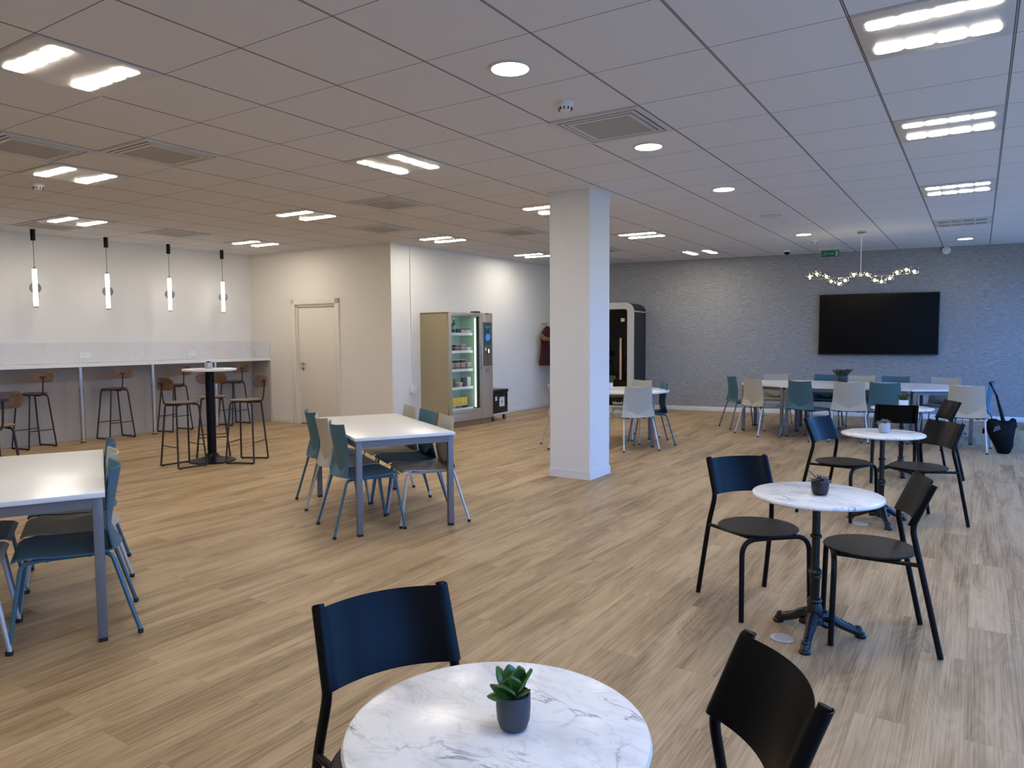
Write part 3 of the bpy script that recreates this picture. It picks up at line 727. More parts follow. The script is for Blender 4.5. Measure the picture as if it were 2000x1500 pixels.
place_bistro(2.114, -2.400, 217.5, 'black bistro chair at the bottom right corner, right of the nearest marble table')
place_bistro(1.572, .210, -45.3, 'black bistro chair left of the second marble table with a blue sheen on its back')
place_bistro(2.210, .096, 194.5, 'black bistro chair right of the second marble table, back turned to the photo right')
place_bistro(1.633, 2.648, -21.3, 'black bistro chair left of the third marble table with a blue sheen')
place_bistro(2.252, 2.716, 222, 'black bistro chair right of the third marble table')
place_bistro(1.900, 4.43, 98, 'black bistro chair seen square from behind in front of the furthest marble table')
place_bistro(2.207, 4.878, 203, 'black bistro chair right of the furthest marble table, half behind another chair')

# ------------------------------------------------------------------ marble bistro tables
def bistro_table(x, y, rz, label):
    t = thing('bistro_table', label, 'table', (x, y, 0), rz, 'round marble bistro tables')
    MB().lathe([(0, .698), (.290, .698), (.300, .702), (.304, .709), (.300, .717), (.290, .720), (0, .720)], (0, 0, 0), 80).put('tabletop', M['marble1'], t)
    MB().box((0, 0, .692), (.30, .05, .012)).box((0, 0, .692), (.05, .30, .012)).put('top_bracket', M['black_iron'], t)
    MB().lathe([(.019, .69), (.019, .520), (.027, .515), (.027, .503), (.019, .498), (.019, .350), (.026, .345), (.033, .330), (.026, .316), (.028, .305), (.024, .298), (.021, .20), (.030, .195), (.034, .185), (.028, .175), (.036, .15), (.040, .125), (.034, .105), (.042, .095), (.044, .075), (.030, .065), (0, .06)], (0, 0, 0), 28).put('column', M['black_iron'], t)
    for k in range(3):
        a = R(30+120*k); c, s = math.cos(a), math.sin(a)
        pts = [(.02, .105), (.05, .112), (.08, .098), (.115, .072), (.155, .052), (.19, .038), (.215, .028), (.240, .014)]
        rad = [.026, .027, .025, .022, .021, .021, .024, .013]
        f = MB().tube([(d*c, d*s, z) for d, z in pts], rad, 10)
        f.tube([(.03*c, .03*s, .075), (.06*c, .06*s, .060), (.085*c, .085*s, .052)], [.018, .020, .012], 8)
        f.ball((.213*c, .213*s, .047), .017, 2, (1.2, 1.2, .8)); f.lathe([(0, .0005), (.026, .0005), (.028, .012), (.020, .020), (0, .022)], (.226*c, .226*s, 0), 16)
        for q in range(9):
            d = .075+.013*q; z = .100-.0042*q*1.35+.010
            z = {0: .122, 1: .114, 2: .105, 3: .097, 4: .090, 5: .083, 6: .077, 7: .071, 8: .066}[q]
            f.ball((d*c, d*s, z), .0055, 1, (1, 1, .8))
        f.put('foot', M['black_iron'], t)
    return t
bistro_table(1.810, -2.688, R(0), 'large looking round marble table in the foreground with the jade plant')
bistro_table(1.948, -.085, R(0), 'second round marble table from the camera, with a black potted succulent')
bistro_table(1.975, 2.530, R(20), 'third round marble table from the camera, with a pale grey pot')
bistro_table(1.928, 4.850, R(10), 'furthest round marble table, mostly behind a black chair back')

# ------------------------------------------------------------------ bar stools
def stool():
    t = thing('bar_stool', 'x', 'bar stool')
    MB().lathe([(0, .742), (.165, .746), (.188, .752), (.190, .758), (.184, .763), (.10, .758), (0, .756)], (0, 0, 0), 36).xf(Matrix.Diagonal((1, .95, 1, 1))).put('seat', M['stool_wood'], t)
    for s in (-1, 1):
        MB().tube(fillet([(s*.10, -.06, .738), (s*.125, -.135, .728), (s*.195, -.175, .012)], .03, 5), .0105, 8).put('leg', M['stool_metal'], t)
        MB().tube(fillet([(s*.10, .06, .738), (s*.125, .135, .728), (s*.195, .175, .012)], .03, 5), .0105, 8).put('leg', M['stool_metal'], t)
        f = MB().tube([(s*.195, -.170, .014), (s*.195, .170, .014)], .0105, 8)
        f.put('runner', M['stool_metal'], t)
        f = MB()
        for y in (-.15, .15): f.box((s*.195, y, .004), (.022, .030, .008))
        f.put('foot_pad', M['rubber'], t)
    k = 1-(.25/.728)
    f = MB()
    for s in (-1, 1):
        yy = .135+(.175-.135)*(.728-.25)/.716; xx = .125+(.195-.125)*(.728-.25)/.716
        f.tube([(-xx, s*yy, .25), (xx, s*yy, .25)], .0065, 8)
    f.put('footrest', M['stool_metal'], t)
    f = MB()
    for s in (-1, 1): f.tube([(s*.10, -.075, .738), (s*.10, .075, .738)], .008, 8)
    f.tube([(-.10, 0, .736), (.10, 0, .736)], .008, 8)
    f.put('seat_frame', M['stool_metal'], t)
    MB().tube(fillet([(0, .04, .732), (0, -.215, .728), (0, -.245, .985)], .07, 8), .009, 8).box((0, -.244, .990), (.090, .010, .022)).put('back_stem', M['stool_metal'], t)
    # pill shaped curved back
    rows = []
    for v in (-1, -.92, -.7, -.35, 0, .35, .7, .92, 1):
        z = .985+.074*v; hw = .115+.075*math.sqrt(max(0, 1-v*v))
        rows.append([(hw*u, -.236+.040*(hw*u/.19)**2, z) for u in (-1, -.75, -.5, -.25, 0, .25, .5, .75, 1)])
    MB().grid(rows, .010).put('backrest', M['stool_wood'], t)
    return t
protoT = stool(); fT_ = [True]
def place_stool(x, y, deg, label, group):
    if fT_[0]:
        fT_[0] = False; protoT.location = (x, y, 0); protoT.rotation_euler = (0, 0, R(deg-90)); protoT['label'] = label; protoT['group'] = group; return
    dup(protoT, (x, y, 0), R(deg-90), label, group)
g1 = 'stools along the wall counter'; g2 = 'stools at the high round table'
place_stool(-8.40, .965, 190, 'brown wood and metal bar stool at the counter, furthest left of the counter stools', g1)
place_stool(-8.40, 2.10, 181, 'brown bar stool at the counter standing alone between two chrome posts', g1)
place_stool(-8.42, 3.08, 188, 'brown bar stool at the counter, partly behind the left stool of the high table', g1)
place_stool(-8.33, 4.13, 185, 'brown bar stool at the counter nearest the door wall', g1)
place_stool(-5.250, 1.180, 86, 'brown bar stool on the left of the high round table, sled base toward the camera', g2)
place_stool(-4.870, 1.775, 207, 'brown bar stool on the right of the high round table', g2)
place_stool(-5.66, 1.86, -35, 'brown bar stool behind the high round table, backrest behind its black column', g2)
place_stool(-4.58, -1.06, 185, 'brown bar stool cut off by the left photo edge', 'stools at the left photo edge')
t = thing('high_table', 'high round white table on a black column with a disc foot', 'table', (-5.27, 1.57, 0))
MB().lathe([(0, 1.108), (.305, 1.108), (.311, 1.113), (.311, 1.130), (.305, 1.135), (0, 1.135)], (0, 0, 0), 64).put('tabletop', M['white_lam'], t)
MB().lathe([(.052, 1.10), (.052, .10)], (0, 0, 0), 32).lathe([(0, 1.1075), (.13, 1.1075), (.13, 1.098), (0, 1.098)], (0, 0, 0), 24).put('column', M['black_metal'], t)
MB().lathe([(0, 0), (.268, 0), (.272, .006), (.262, .016), (.16, .035), (.085, .062), (.060, .10), (0, .10)], (0, 0, 0), 48).put('base', M['black_metal'], t)

# ------------------------------------------------------------------ pots and plants
def leafmesh(L_, W_, th=.004, curl=.25):
    mb = MB(); rows = []
    for k in range(9):
        v = k/8; wd = W_*math.sin(math.pi*(.06+.90*v)**1.15)**.75 if 0 < v < 1 else W_*.12
        rows.append([(wd/2*u, curl*L_*v*v*.35+.10*W_*(u*u), L_*v) for u in (-1, -.6, 0, .6, 1)])
    return mb.grid(rows, th)
def round_pot(t, r, h, m, z=0):
    MB().lathe([(0, 0), (r*.62, 0), (r*.80, h*.07), (r*.95, h*.30), (r, h*.60), (r*1.0, h*.97), (r*.98, h), (r*.93, h), (r*.93, h*.84), (r*.6, h*.80), (r*.6, h*.6)], (0, 0, z), 40).put('pot', m, t)
    MB().lathe([(r*.94, h*.84), (r*.5, h*.88), (0, h*.86)], (0, 0, z), 24).put('soil', M['soil'], t)
t = thing('potted_plant', 'jade green succulent in a slate blue pot on the nearest marble table', 'potted plant', (1.838, -2.672, .7205), 0)
round_pot(t, .0345, .072, M['pot_blue'])
J = [(232, 24, .066, .036), (52, 26, .070, .036), (190, 8, .060, .030), (10, 10, .072, .034), (242, 60, .052, .028), (262, 78, .056, .028), (300, 38, .050, .032), (330, 20, .060, .034), (100, 22, .055, .030), (30, 55, .048, .022)]
for k, (az, tilt, L_, W_) in enumerate(J):
    lm_ = leafmesh(L_*.95, W_*1.25, .0045)
    # blade face turned up and outward, stem end at the pot centre
    mx = Matrix.Translation((0, 0, .068)) @ Matrix.Rotation(R(az-32.8), 4, 'Z') @ Matrix.Rotation(R(-90), 4, 'Z') @ Matrix.Rotation(R(-tilt), 4, 'X')
    lm_.xf(mx).put('leaf', M['leaf'], t)
MB().tube([(0, 0, .058), (.001, 0, .082)], .0035, 8).put('stem', M['leaf'], t)
def rosette(t, r, z, m, n=26, up_=.7, thin=.3, seed=1):
    rr = random.Random(seed); f = MB()
    for k in range(n):
        az = k*2.399; q = k/n; tilt = 78*q**.6; L_ = r*(.75+.4*q)*(.9+.2*rr.random())
        mb = leafmesh(L_, L_*thin, .0016, .5); me = bpy.data.meshes.new('l')
        mb.xf(Matrix.Translation((0, 0, z)) @ Matrix.Rotation(az, 4, 'Z') @ Matrix.Rotation(R(-tilt), 4, 'X'))
        mb.b.to_mesh(me); mb.b.free(); f.b.from_mesh(me); bpy.data.meshes.remove(me)
    return f.put('foliage', m, t)
def tuft(t, r, z, hgt, m, n=60, seed=1, wd=.004):
    rr = random.Random(seed); f = MB()
    for k in range(n):
        a = rr.random()*6.283; q = rr.random()**.5*r*.6; b = a+rr.uniform(-.6, .6); h_ = hgt*(.6+.4*rr.random()); o_ = r*(.3+.7*rr.random())
        p0 = Vector((q*math.cos(a), q*math.sin(a), z)); p1 = p0+Vector((o_*.35*math.cos(b), o_*.35*math.sin(b), h_*.6)); p2 = p0+Vector((o_*.8*math.cos(b), o_*.8*math.sin(b), h_))
        f.tube([p0, p1, p2], [wd, wd, wd*.2], 4)
    return f.put('foliage', m, t)
t = thing('potted_plant', 'small mauve grey succulent in a black pot on the second marble table', 'potted plant', (1.965, -.105, .7205))
round_pot(t, .041, .072, M['pot_black']); rosette(t, .052, .060, M['leaf_mauve'], 30, seed=3)
MB().tube([(0, 0, .065), (-.030, .02, .085), (-.060, .035, .105)], [.004, .004, .003], 6).put('stem', M['leaf_mauve'], t)
t = thing('potted_plant', 'small grey green succulent in a pale grey pot on the third marble table', 'potted plant', (1.985, 2.53, .7205))
round_pot(t, .042, .080, M['pot_grey']); rosette(t, .055, .068, M['leaf_grey'], 30, seed=5)
t = thing('potted_plant', 'small grassy plant in a white square pot on the furthest marble table', 'potted plant', (1.935, 4.90, .7205), R(10))
MB().box((0, 0, .0375), (.085, .085, .075), bev=.004).put('pot', M['pot_white'], t); MB().box((0, 0, .0755), (.070, .070, .002)).put('soil', M['soil'], t)
tuft(t, .06, .075, .075, M['leaf_dark'], 70, 4)
t = thing('potted_plant', 'tiny succulent in a pale grey pot on the high round table', 'potted plant', (-5.33, 1.60, 1.1355))
MB().box((0, 0, .035), (.070, .070, .070), bev=.006).put('pot', M['pot_grey'], t); MB().box((0, 0, .0705), (.055, .055, .002)).put('soil', M['soil'], t)
rosette(t, .036, .065, M['leaf_dark'], 22, seed=8)
t = thing('potted_plant', 'bushy green plant in a dark cube pot on the long white table', 'potted plant', (.84, 8.26, .7505), R(15))
MB().box((0, 0, .060), (.135, .135, .120), bev=.004).put('pot', M['pot_black'], t); MB().box((0, 0, .1205), (.12, .12, .002)).put('soil', M['soil'], t)
tuft(t, .12, .115, .11, M['leaf_dark'], 160, 9, .007)
t = thing('potted_plant', 'green plant in a white square pot on the round table beside the column', 'potted plant', (-1.80, 5.45, .7505), R(25))
MB().box((0, 0, .048), (.17, .17, .096), bev=.004).put('pot', M['pot_white'], t); MB().box((0, 0, .0965), (.15, .15, .002)).put('soil', M['soil'], t)
tuft(t, .12, .09, .11, M['leaf_dark'], 160, 11, .008)

# floor boxes
for (x, y), lb in (((1.822, -.189), 'silver round floor socket beside the second marble table foot'), ((1.85, 2.393), 'round floor socket beside the third marble table foot')):
    t = thing('floor_socket', lb, 'floor socket', (x, y, 0), 0, 'round floor sockets')
    MB().lathe([(0, .0005), (.057, .0005), (.058, .003), (.054, .005), (.042, .005), (.040, .003)], (0, 0, 0), 40).put('rim', M['grey_leg'], t)
    MB().lathe([(.041, .003), (.040, .0042), (0, .0042)], (0, 0, 0), 40).put('cover', M['vent_grille'], t)

# ------------------------------------------------------------------ chandelier
t = thing('chandelier', 'long bar chandelier with glowing clear glass globes before the television', 'chandelier', (1.104, 7.94, H), R(-8))
MB().lathe([(0, 0), (.060, 0), (.062, -.022), (0, -.024)], (0, 0, 0), 28).put('canopy', M['alu'], t)
BZ = 2.345-H
MB().tube([(0, 0, -.02), (0, 0, BZ)], .0045, 8).lathe([(0, BZ+.075), (.014, BZ+.06), (.016, BZ), (0, BZ)], (0, 0, 0), 16).put('rod', M['alu'], t)
MB().tube([(-.79, 0, BZ), (.79, 0, BZ)], .007, 10).put('bar', M['copper'], t)
GL = [(-.735, 2.388), (-.615, 2.418), (-.492, 2.378), (-.403, 2.293), (-.306, 2.256), (-.207, 2.297), (-.103, 2.381), (.095, 2.369), (.187, 2.283), (.29, 2.252), (.386, 2.297), (.489, 2.375), (.597, 2.408), (.709, 2.374)]
for k, (s, z) in enumerate(GL):
    z -= H; zz = z-BZ; y = (-1)**k*.028; rg = .067
    g = MB().ball((s, y, z), rg, 3).put('globe', M['globe'], t)
    MB().ball((s, y, z), .019, 2).put('bulb', M['bulb'], g)
    MB().tube([(s, 0, BZ), (s, y, z-(.02 if zz > 0 else -.02))], .006, 8).put('lamp_holder', M['copper'], g)

# ------------------------------------------------------------------ television
rzT = math.atan2(fT[1].y, fT[1].x)
cT = wp(fT, 6.245, 0, 1.68)
t = thing('television', 'very large black wall television on the grey papered wall', 'television', (cT.x, cT.y, cT.z), rzT)
MB().box((0, -.065, 0), (1.93, .05, 1.10), bev=.004).put('housing', M['black_plastic'], t)
MB().box((0, -.0905, .004), (1.90, .002, 1.065)).put('screen', M['black_screen'], t)
MB().box((0, -.022, 0), (.9, .038, .5)).put('wall_bracket', M['black_metal'], t)

# ------------------------------------------------------------------ phone booth
A = Vector((-3.024, 9.225, 0)); tdir = Vector((-.991, -.135, 0)).normalized()
t = thing('phone_booth', 'dark phone booth with rounded off white front frame behind the column', 'phone booth', A, math.atan2(tdir.y, tdir.x))
# local: +x runs left along the front, -y runs back to the wall
BWd, BH, BD = 1.02, 2.145, .925
def outline(w, h, r, inset=0):
    out = [(inset, inset if inset == 0 else .13)]
    a = R(0)
    pts = []
    pts.append((inset, 0 if inset == 0 else .135))
    for k in range(9): an = R(180-90*k/8); pts.append((inset+r+r*math.cos(an), h-inset-r+r*math.sin(an)))
    for k in range(9): an = R(90-90*k/8); pts.append((w-inset-r+r*math.cos(an), h-inset-r+r*math.sin(an)))
    pts.append((w-inset, 0 if inset == 0 else .135)); return pts
def extr(po, pi, y0, y1):
    mb = MB(); n = len(po)
    v = {}
    for nm, P_, y in (('o0', po, y0), ('o1', po, y1), ('i0', pi, y0), ('i1', pi, y1)): v[nm] = [mb.b.verts.new((x, y, z)) for x, z in P_]
    for k in range(n):
        q = (k+1) % n
        mb.b.faces.new((v['o0'][k], v['o0'][q], v['o1'][q], v['o1'][k])); mb.b.faces.new((v['i0'][k], v['i1'][k], v['i1'][q], v['i0'][q]))
        mb.b.faces.new((v['o0'][k], v['i0'][k], v['i0'][q], v['o0'][q])); mb.b.faces.new((v['o1'][k], v['o1'][q], v['i1'][q], v['i1'][k]))
    return mb
o1 = outline(BWd, BH, .17); i1 = outline(BWd, BH, .05, .125)
extr(o1, i1, 0, -.05).put('front_frame', M['booth_frame'], t)
o2 = outline(BWd-.004, BH-.002, .168); i2 = [(max(.06, min(BWd-.06, x)), max(.0, min(BH-.06, z))) for x, z in o2]
extr(o2, i2, -.052, -BD).put('shell', M['booth_felt'], t)
MB().box((BWd/2, -BD+.02, BH/2), (BWd-.14, .03, BH-.15)).box((BWd/2, -.49, .04), (BWd-.12, .85, .08)).put('booth_lining', M['booth_in'], t)
extr([(x, z) for x, z in [(-.003, 1.965), (-.003, 1.985), (BWd+.001, 1.985), (BWd+.001, 1.965)]], [(.003, 1.967), (.003, 1.983), (BWd-.005, 1.983), (BWd-.005, 1.967)], -.055, -BD+.01).put('side_stripe', M['booth_frame'], t)
MB().box((BWd/2, -.027, (.135+BH-.125)/2), (BWd-.255, .010, BH-.26-.002)).put('glass_door', M['tint'], t)
MB().tube([(.245, .035, .65), (.245, .035, 1.46)], .021, 14).tube([(.245, -.02, .72), (.245, .03, .72)], .008, 8).tube([(.245, -.02, 1.40), (.245, .03, 1.40)], .008, 8).put('door_handle', M['oak_light'], t)
st = MB().box((.222, -.0205, 1.81), (.075, .002, .065)).put('sticker', M['yellow'], t)
MB().box((.222, -.019, 1.812), (.018, .002, .018), ry=R(45)).put('sticker_mark', M['black_plastic'], st)
MB().lathe([(0, 0), (.30, 0), (.30, .025), (0, .025)], (.30, -.62, .98), 32).put('booth_shelf', M['oak_light'], t)
lettering('island', .088, M['white_plastic'], 'lettering', t, Matrix.Translation((.325, -.0185, .185)) @ Matrix.Rotation(R(180), 4, 'Z') @ Matrix.Rotation(R(90), 4, 'X'), .001)

# ------------------------------------------------------------------ vending machine
VA = Vector((-4.618, 5.493, 0)); vt = Vector((.089, .996, 0)).normalized()
vrz = math.atan2(vt.y, vt.x)-R(0)
t = thing('vending_machine', 'tall champagne coloured food vending machine with lit glass door', 'vending machine', VA, vrz)
# local: +x along the front, +y back towards the wall
VH, VD, VW, DW = 1.906, .74, 1.10, .805
f = MB()
f.box((.011, VD/2+.03, (VH+.10)/2), (.022, VD-.03, VH-.10)); f.box((DW-.01, VD/2+.03, (VH+.10)/2), (.02, VD-.03, VH-.10))
f.box((DW/2, VD/2+.03, VH-.012), (DW, VD-.03, .024)); f.box((DW/2, VD-.012, (VH+.10)/2), (DW, .024, VH-.10)); f.box((DW/2, VD/2+.03, .17), (DW, VD-.03, .14))
f.put('cabinet', M['vend_body'], t)
f = MB()
f.box((DW/2, .46, (VH+.26)/2), (DW-.06, .01, VH-.32)); f.box((.027, .25, (VH+.26)/2), (.008, .42, VH-.32)); f.box((DW-.045, .25, (VH+.26)/2), (.008, .42, VH-.32))
f.box((DW/2, .25, .262), (DW-.07, .42, .012)); f.box((DW/2, .25, 1.868), (DW-.07, .42, .010))
f.put('liner', M['vend_in'], t)
f = MB(); y = .012
f.box((.026, y, 1.065), (.050, .036, 1.68), bev=.004); f.box((DW-.027, y, 1.065), (.050, .036, 1.68), bev=.004)
f.box((DW/2, y, 1.872), (DW-.10, .036, .066), bev=.003); f.box((DW/2, y, .258), (DW-.10, .036, .062), bev=.003)
dr = f.put('door', M['vend_front'], t)
MB().box((DW/2, .010, 1.062), (DW-.10, .008, 1.56)).put('door_glass', M['glass'], dr)
MB().box((.722, .018, 1.062), (.050, .012, 1.555)).put('door_gasket', M['black_plastic'], dr)
MB().tube(fillet([(.780, -.006, 1.36), (.780, -.035, 1.34), (.780, -.035, .98), (.780, -.006, .96)], .02), .008, 8).put('door_handle', M['alu'], dr)
MB().box((DW/2, .015, .163), (DW-.004, .030, .125), bev=.003).put('lower_panel', M['vend_front'], t)
f = MB(); f.box((DW/2, VD/2+.02, .05), (DW-.01, VD-.02, .10)); f.box((DW+(VW-DW)/2+.002, VD/2+.02, .05), (VW-DW-.01, VD-.02, .10)); f.put('plinth', M['vend_kick'], t)
MB().box(((DW+.006+VW)/2, VD/2, (VH+.10)/2), (VW-DW-.006, VD, VH-.102), bev=.004).put('payment_column', M['vend_front'], t)
px0 = (DW+.006+VW)/2
MB().box((px0, -.003, 1.375), (.225, .008, .75), bev=.002).put('keypad_panel', M['vend_panel'], t)
scr = MB().box((px0, -.008, 1.545), (.19, .004, .37)).put('display_screen', mat('dim_blue_display', (.05, .10, .15), .15), t)
f = MB().lathe([(0, 0), (.062, 0), (.062, .002), (0, .002)], (0, 0, 0), 28).xf(Matrix.Translation((px0, -.012, 1.49)) @ Matrix.Rotation(R(90), 4, 'X'))
f.put('display_badge', emis('display_blue', (.05, .22, .55), .55), scr)
f = MB()
for k in range(5): f.box((px0-.05+k*.025, -.0115, 1.68-.012*(k % 3)), (.02, .002, .05), ry=R(20+k*12))
f.box((px0+.066, -.0115, 1.58), (.014, .002, .22)); f.put('display_leaves', emis('display_green', (.05, .20, .20), .3), scr)
rd = MB().box((px0+.01, -.012, 1.252), (.060, .014, .100), bev=.004).put('card_reader', mat('dark_blue_reader', (.01, .02, .08), .3), t)
MB().box((px0+.012, -.021, 1.255), (.026, .003, .065)).put('reader_light', emis('reader_glow', (.75, .85, 1.0), 1.6), rd)
MB().box((px0-.05, -.010, 1.285), (.035, .006, .045)).put('card_sticker', M['white_plastic'], t)
f = MB()
f.box((px0, .0, .965), (.14, .003, .006), mi=1)
for k, (w_, x_) in enumerate(((.15, 0), (.135, .0), (.105, 0), (.05, 0))):
    n_ = max(3, int(w_/.022))
    for q in range(n_): f.box((px0-w_/2+(q+.5)*w_/n_, -.0005, .935-.018*k), (w_/n_*.7, .003, .011))
f.put('red_emblem', [M['red'], M['vend_panel']], t)
MB().box((px0+.0, -.0005, 1.893), (.085, .004, .026)).put('red_label', M['red'], t)
MB().box((.765, .10, VH+.014), (.12, .12, .028), bev=.006).put('antenna_box', M['black_plastic'], t)
f = MB(); f.box((.036, .045, 1.06), (.010, .018, 1.50)); f.box((.686, .045, 1.06), (.010, .018, 1.50)); f.box((.36, .045, 1.855), (.60, .018, .008)); f.put('led_strip', M['led'], t)
SHZ = [1.56, 1.265, .955, .655, .30]
for z in SHZ:
    sh = MB().box((.375, .27, z), (.66, .34, .010)).put('shelf', M['glass'], t)
    MB().box((.365, .098, z-.012), (.63, .006, .045)).put('price_rail', M['white_plastic'], sh)
# goods on the vending shelves (top-level things)
def VP(x, y, z):
    nn = Vector((-vt.y, vt.x, 0)); q = VA+vt*x+nn*y; return (q.x, q.y, z)
m_tubs = [mat('food_tub_kraft', (.30, .20, .13), .6), mat('food_tub_white', (.66, .64, .58), .5), mat('food_tub_dark', (.06, .05, .045), .5), mat('food_tub_pink', (.50, .33, .28), .5)]
m_pack = mat('yellow_packet', (.80, .55, .05), .35)
def bottle(x, y, z, r, h, mb_, ml, label, group='bottles in the vending machine'):
    q = thing('drink_bottle', label, 'bottle', VP(x, y, z), vrz, group)
    MB().lathe([(0, 0), (r, 0), (r, h*.58), (r*.45, h*.78), (r*.38, h*.95), (0, h*.95)], (0, 0, 0), 20).put('bottle_body', mb_, q)
    MB().lathe([(r*1.03, h*.25), (r*1.03, h*.52)], (0, 0, 0), 20).put('bottle_label', ml, q)
    MB().lathe([(0, h), (r*.42, h), (r*.42, h*.94), (0, h*.94)], (0, 0, 0), 14).put('bottle_cap', M['white_plastic'], q)
z0 = SHZ[0]+.0055
bottle(.185, .14, z0, .034, .22, mat('cola_glass', (.035, .01, .006), .12), M['red'], 'dark drink bottle with red label on the top vending shelf')
bottle(.265, .14, z0, .034, .24, mat('green_glass', (.02, .14, .06), .12), mat('blue_label', (.20, .36, .52), .5), 'green drink bottle with pale blue label on the top vending shelf')
def jar(x, y, z, m, label, group):
    q = thing('snack_jar', label, 'jar', VP(x, y, z), vrz, group)
    MB().lathe([(0, 0), (.028, 0), (.030, .05), (.026, .058), (0, .058)], (0, 0, 0), 18).put('jar_body', m, q)
    MB().lathe([(0, .070), (.029, .070), (.029, .058), (0, .058)], (0, 0, 0), 18).put('jar_lid', m_tubs[2], q)
jar(.345, .14, z0, m_tubs[2], 'dark snack jar right of the green bottle in the vending machine', 'jars on the top vending shelf')
jar(.408, .15, z0, m_tubs[2], 'dark snack jar in the middle of the top vending shelf', 'jars on the top vending shelf')
for k in range(4): jar(.472+.062*k, .15, z0, m_tubs[1], 'pale snack jar with dark lid at the right of the top vending shelf', 'pale jars at the right of the top vending shelf')
def tub(x, y, z, m1, m2, label, group, w_=.125):
    q = thing('food_tub', label, 'food tub', VP(x, y, z), vrz, group)
    f = MB(); a = [(-.5, -.5), (.5, -.5), (.5, .5), (-.5, .5)]
    lo = [f.b.verts.new((p_[0]*w_*.72, p_[1]*.09, 0)) for p_ in a]; hi = [f.b.verts.new((p_[0]*w_, p_[1]*.12, .046)) for p_ in a]
    f.b.faces.new(lo[::-1]); f.b.faces.new(hi)
    for k in range(4): f.b.faces.new((lo[k], lo[(k+1) % 4], hi[(k+1) % 4], hi[k]))
    f.put('tub_body', m1, q); MB().box((0, 0, .0495), (w_*1.03, .126, .007)).put('tub_lid', m2, q)
z0 = SHZ[1]+.0055
for k in range(4):
    for lv in range(2 if k < 3 else 1): tub(.185+.137*k, .165, z0+.0535*lv, m_tubs[[2, 0, 3, 1][k]], m_tubs[1], 'small food tub in the short stacks on the second vending shelf', 'tubs on the second vending shelf')
z0 = SHZ[2]+.0055
for k in range(4):
    for lv in range(3 if k < 3 else 2): tub(.185+.137*k, .165, z0+.0535*lv, m_tubs[[0, 3, 2][lv]], m_tubs[1], 'food tub in the tall stacks on the middle vending shelf', 'tubs on the middle vending shelf')
z0 = SHZ[3]+.0055
def pack(x, y, z, w_, h_, m, label, group, name='snack_packet', ry=0):
    q = MB().box((0, 0, h_/2), (w_, .05, h_), bev=.008).put(name, m, loc=VP(x, y, z), rz=vrz); tag(q, label, 'snack packet', group)
pack(.165, .14, z0, .07, .15, m_pack, 'yellow snack packet at the left of the fourth vending shelf', 'packets in the vending machine')
pack(.24, .15, z0, .06, .14, m_tubs[2], 'dark snack packet at the left of the fourth vending shelf', 'packets in the vending machine')
for k, x_ in enumerate((.318, .421)):
    q = thing('salad_bowl', ['brown salad bowl on the fourth vending shelf', 'pale round salad bowl standing in the middle of the fourth vending shelf'][k], 'bowl', VP(x_, .16, z0), vrz, 'bowls in the vending machine')
    MB().lathe([(0, 0), (.030, 0), (.048, .06), (.050, .066), (0, .066)], (0, 0, 0), 24).put('bowl_body', m_tubs[k], q); MB().lathe([(0, .080), (.03, .078), (.051, .067), (0, .067)], (0, 0, 0), 24).put('bowl_lid', m_tubs[3-2*k], q)
pack(.522, .16, z0, .10, .15, m_tubs[2], 'black square snack box on the fourth vending shelf', 'packets in the vending machine', 'snack_box')
pack(.628, .16, z0, .10, .16, m_tubs[1], 'white square snack box at the right of the fourth vending shelf', 'packets in the vending machine', 'snack_box')
z0 = SHZ[4]+.0055
for k in range(5): pack(.33+.072*k, .23, z0, .066, .17, m_pack, 'one of the yellow snack packets standing on the bottom vending shelf', 'yellow packets on the bottom vending shelf')
for k in range(3): tub(.19+.145*k, .145, z0, m_tubs[[3, 0, 2][k]], m_tubs[1], ['pink food tub at the left of the bottom vending shelf', 'brown food tub in the middle of the bottom vending shelf', 'dark food tub before the yellow packets on the bottom vending shelf'][k], 'tubs on the bottom vending shelf', .135)

# ------------------------------------------------------------------ black transport box on a dolly
t = thing('transport_box', 'black lidded box with white labels right of the vending machine', 'box', (-4.80, 6.94, .135), R(2))
MB().box((0, 0, .18), (.40, .50, .36), bev=.01).put('box_body', M['black_plastic'], t)
MB().box((0, 0, .392), (.42, .52, .055), bev=.008).put('box_lid', M['black_plastic'], t)
f = MB().box((.2035, .04, .20), (.003, .17, .17)).put('large_label', M['white_plastic'], t)
MB().box((.2060, .04, .20), (.002, .02, .045)).box((.2060, .04, .26), (.002, .035, .010)).put('label_mark', M['black_plastic'], f)
MB().box((.2035, -.155, .265), (.003, .065, .075), rx=R(8)).put('small_label', M['white_plastic'], t)
t = thing('dolly', 'pale wheeled dolly under the black box by the vending machine', 'dolly', (-4.80, 6.94, 0), R(2))
MB().box((0, 0, .119), (.40, .50, .028), bev=.006).put('deck', M['white_plastic'], t)
for sx in (-1, 1):
    for sy in (-1, 1):
        c = MB().box((sx*.155, sy*.19, .094), (.035, .05, .022)).box((sx*.155-.018, sy*.19, .060), (.004, .035, .07)).box((sx*.155+.018, sy*.19, .060), (.004, .035, .07)).put('castor', M['alu'], t)
        MB().tube([(sx*.155-.013, sy*.19, .042), (sx*.155+.013, sy*.19, .042)], .0415, 20).put('wheel', M['rubber'], c)

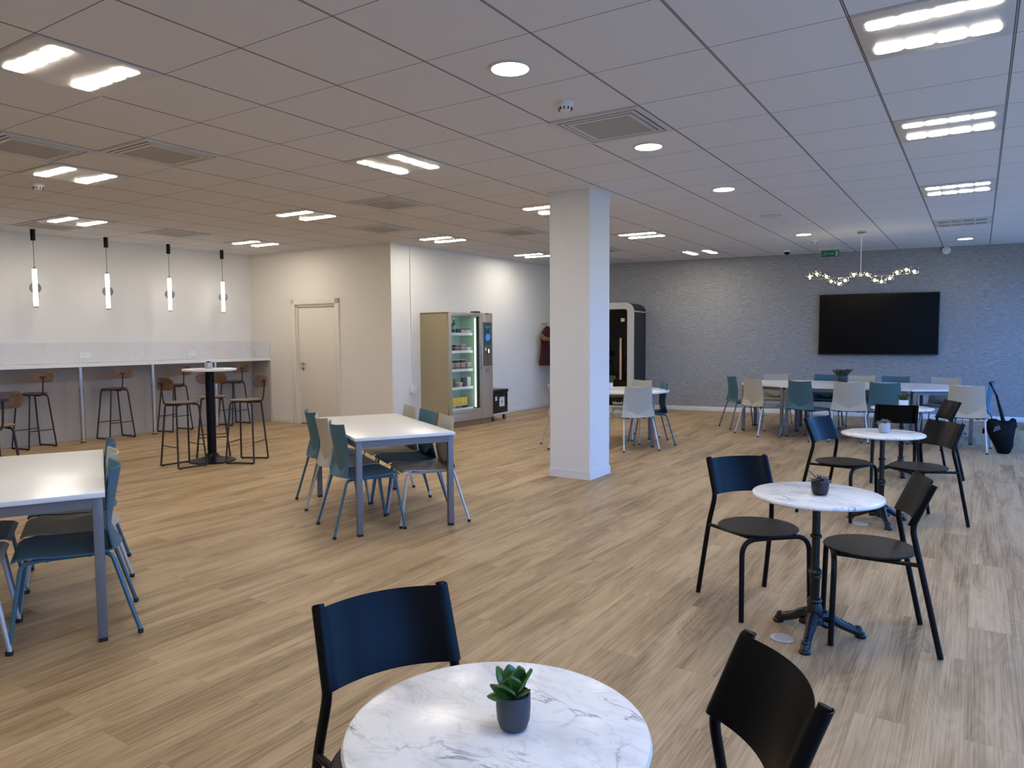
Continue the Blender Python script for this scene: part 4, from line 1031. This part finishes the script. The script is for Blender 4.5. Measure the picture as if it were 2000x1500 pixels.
# ------------------------------------------------------------------ coat on a hook beyond the column
cx_, cy_ = -5.02, 9.36
t = thing('coat', 'burgundy coat with tan fur hood trim hanging on the wall left of the column', 'coat', (cx_, cy_, 0))
rows = []
for z, hx, hy in ((1.72, .02, .03), (1.66, .06, .09), (1.58, .09, .16), (1.48, .10, .20), (1.30, .10, .20), (1.10, .115, .24), (.98, .12, .28), (.90, .11, .27)):
    rows.append([(hx*math.cos(a)*(1+.10*math.sin(5*a+z*3)), hy*math.sin(a)*(1+.08*math.sin(7*a+z*2)), z) for a in [2*math.pi*k/24 for k in range(25)]])
f = MB().grid(rows); f.b.verts.ensure_lookup_table(); bmesh.ops.remove_doubles(f.b, verts=f.b.verts, dist=.0005); bmesh.ops.holes_fill(f.b, edges=f.b.edges); f.put('coat_body', M['dark_red'], t)
f = MB(); rr = random.Random(3)
for k in range(26):
    a = k/25*math.pi; f.ball((.045+.03*math.sin(a)+rr.uniform(-.01, .01), -.13+.16*math.cos(a), 1.50-.06*math.sin(a)+rr.uniform(-.015, .015)), .042, 1)
f.put('fur_trim', M['fur'], t)
MB().tube(fillet([(-.135, 0, 1.76), (-.02, 0, 1.75), (-.005, 0, 1.79)], .02), .006, 8).put('coat_hook', M['black_metal'], t)

# ------------------------------------------------------------------ black bag
t = thing('tote_bag', 'black slouchy shoulder bag standing on the floor, strap looped over the chair', 'bag', (2.86, 7.02, 0), R(8))
rows = []; N_ = 28
for z, hx, hy, ox in ((.0, .055, .045, .035), (.015, .070, .055, .035), (.10, .100, .080, .025), (.20, .130, .085, .010), (.30, .152, .075, -.002), (.36, .155, .055, -.004), (.40, .140, .035, .005), (.415, .11, .015, .01)):
    row = []
    for k in range(N_+1):
        a = 2*math.pi*(k % N_)/N_; wv = 1+.05*math.sin(3*a+z*20)+.04*math.sin(7*a-z*31)
        row.append((ox+hx*math.cos(a)*wv, hy*math.sin(a)*wv, z+((.022*math.sin(2*a+1)+.014*math.sin(5*a)) if z > .3 else 0)))
    rows.append(row)
f = MB().grid(rows); bmesh.ops.remove_doubles(f.b, verts=f.b.verts, dist=.0005); bmesh.ops.holes_fill(f.b, edges=f.b.edges); f.put('bag_body', M['bag'], t, smooth=60)
f = MB().tube([(-.130, 0, .34), (-.165, -.01, .32), (-.185, -.01, .28), (-.192, -.01, .24)], [.020, .022, .018, .010], 10); f.tube([(.120, 0, .37), (.150, 0, .355), (.165, 0, .335)], [.026, .014, .005], 8); f.put('bag_flap', M['bag'], t)
f = MB()
for k in range(5): f.box((-.06, -.095, .30+.012*k), (.085-.008*k, .004, .003), ry=R(-25))
f.put('bag_trim', M['alu'], t)
f = MB()
def ribbon(mb, pts, ws, th=.006):
    for (a, b), (w0, w1) in zip(zip(pts, pts[1:]), zip(ws, ws[1:])):
        mb.tube([a, b], [w0, w1], 8)
ribbon(f, [(.02, .0, .40), (.0, .12, .55), (-.005, .36, .70), (-.02, .58, .79), (-.03, .69, .845)], [.024, .019, .013, .009, .016])
f.put('bag_strap', M['bag'], t)
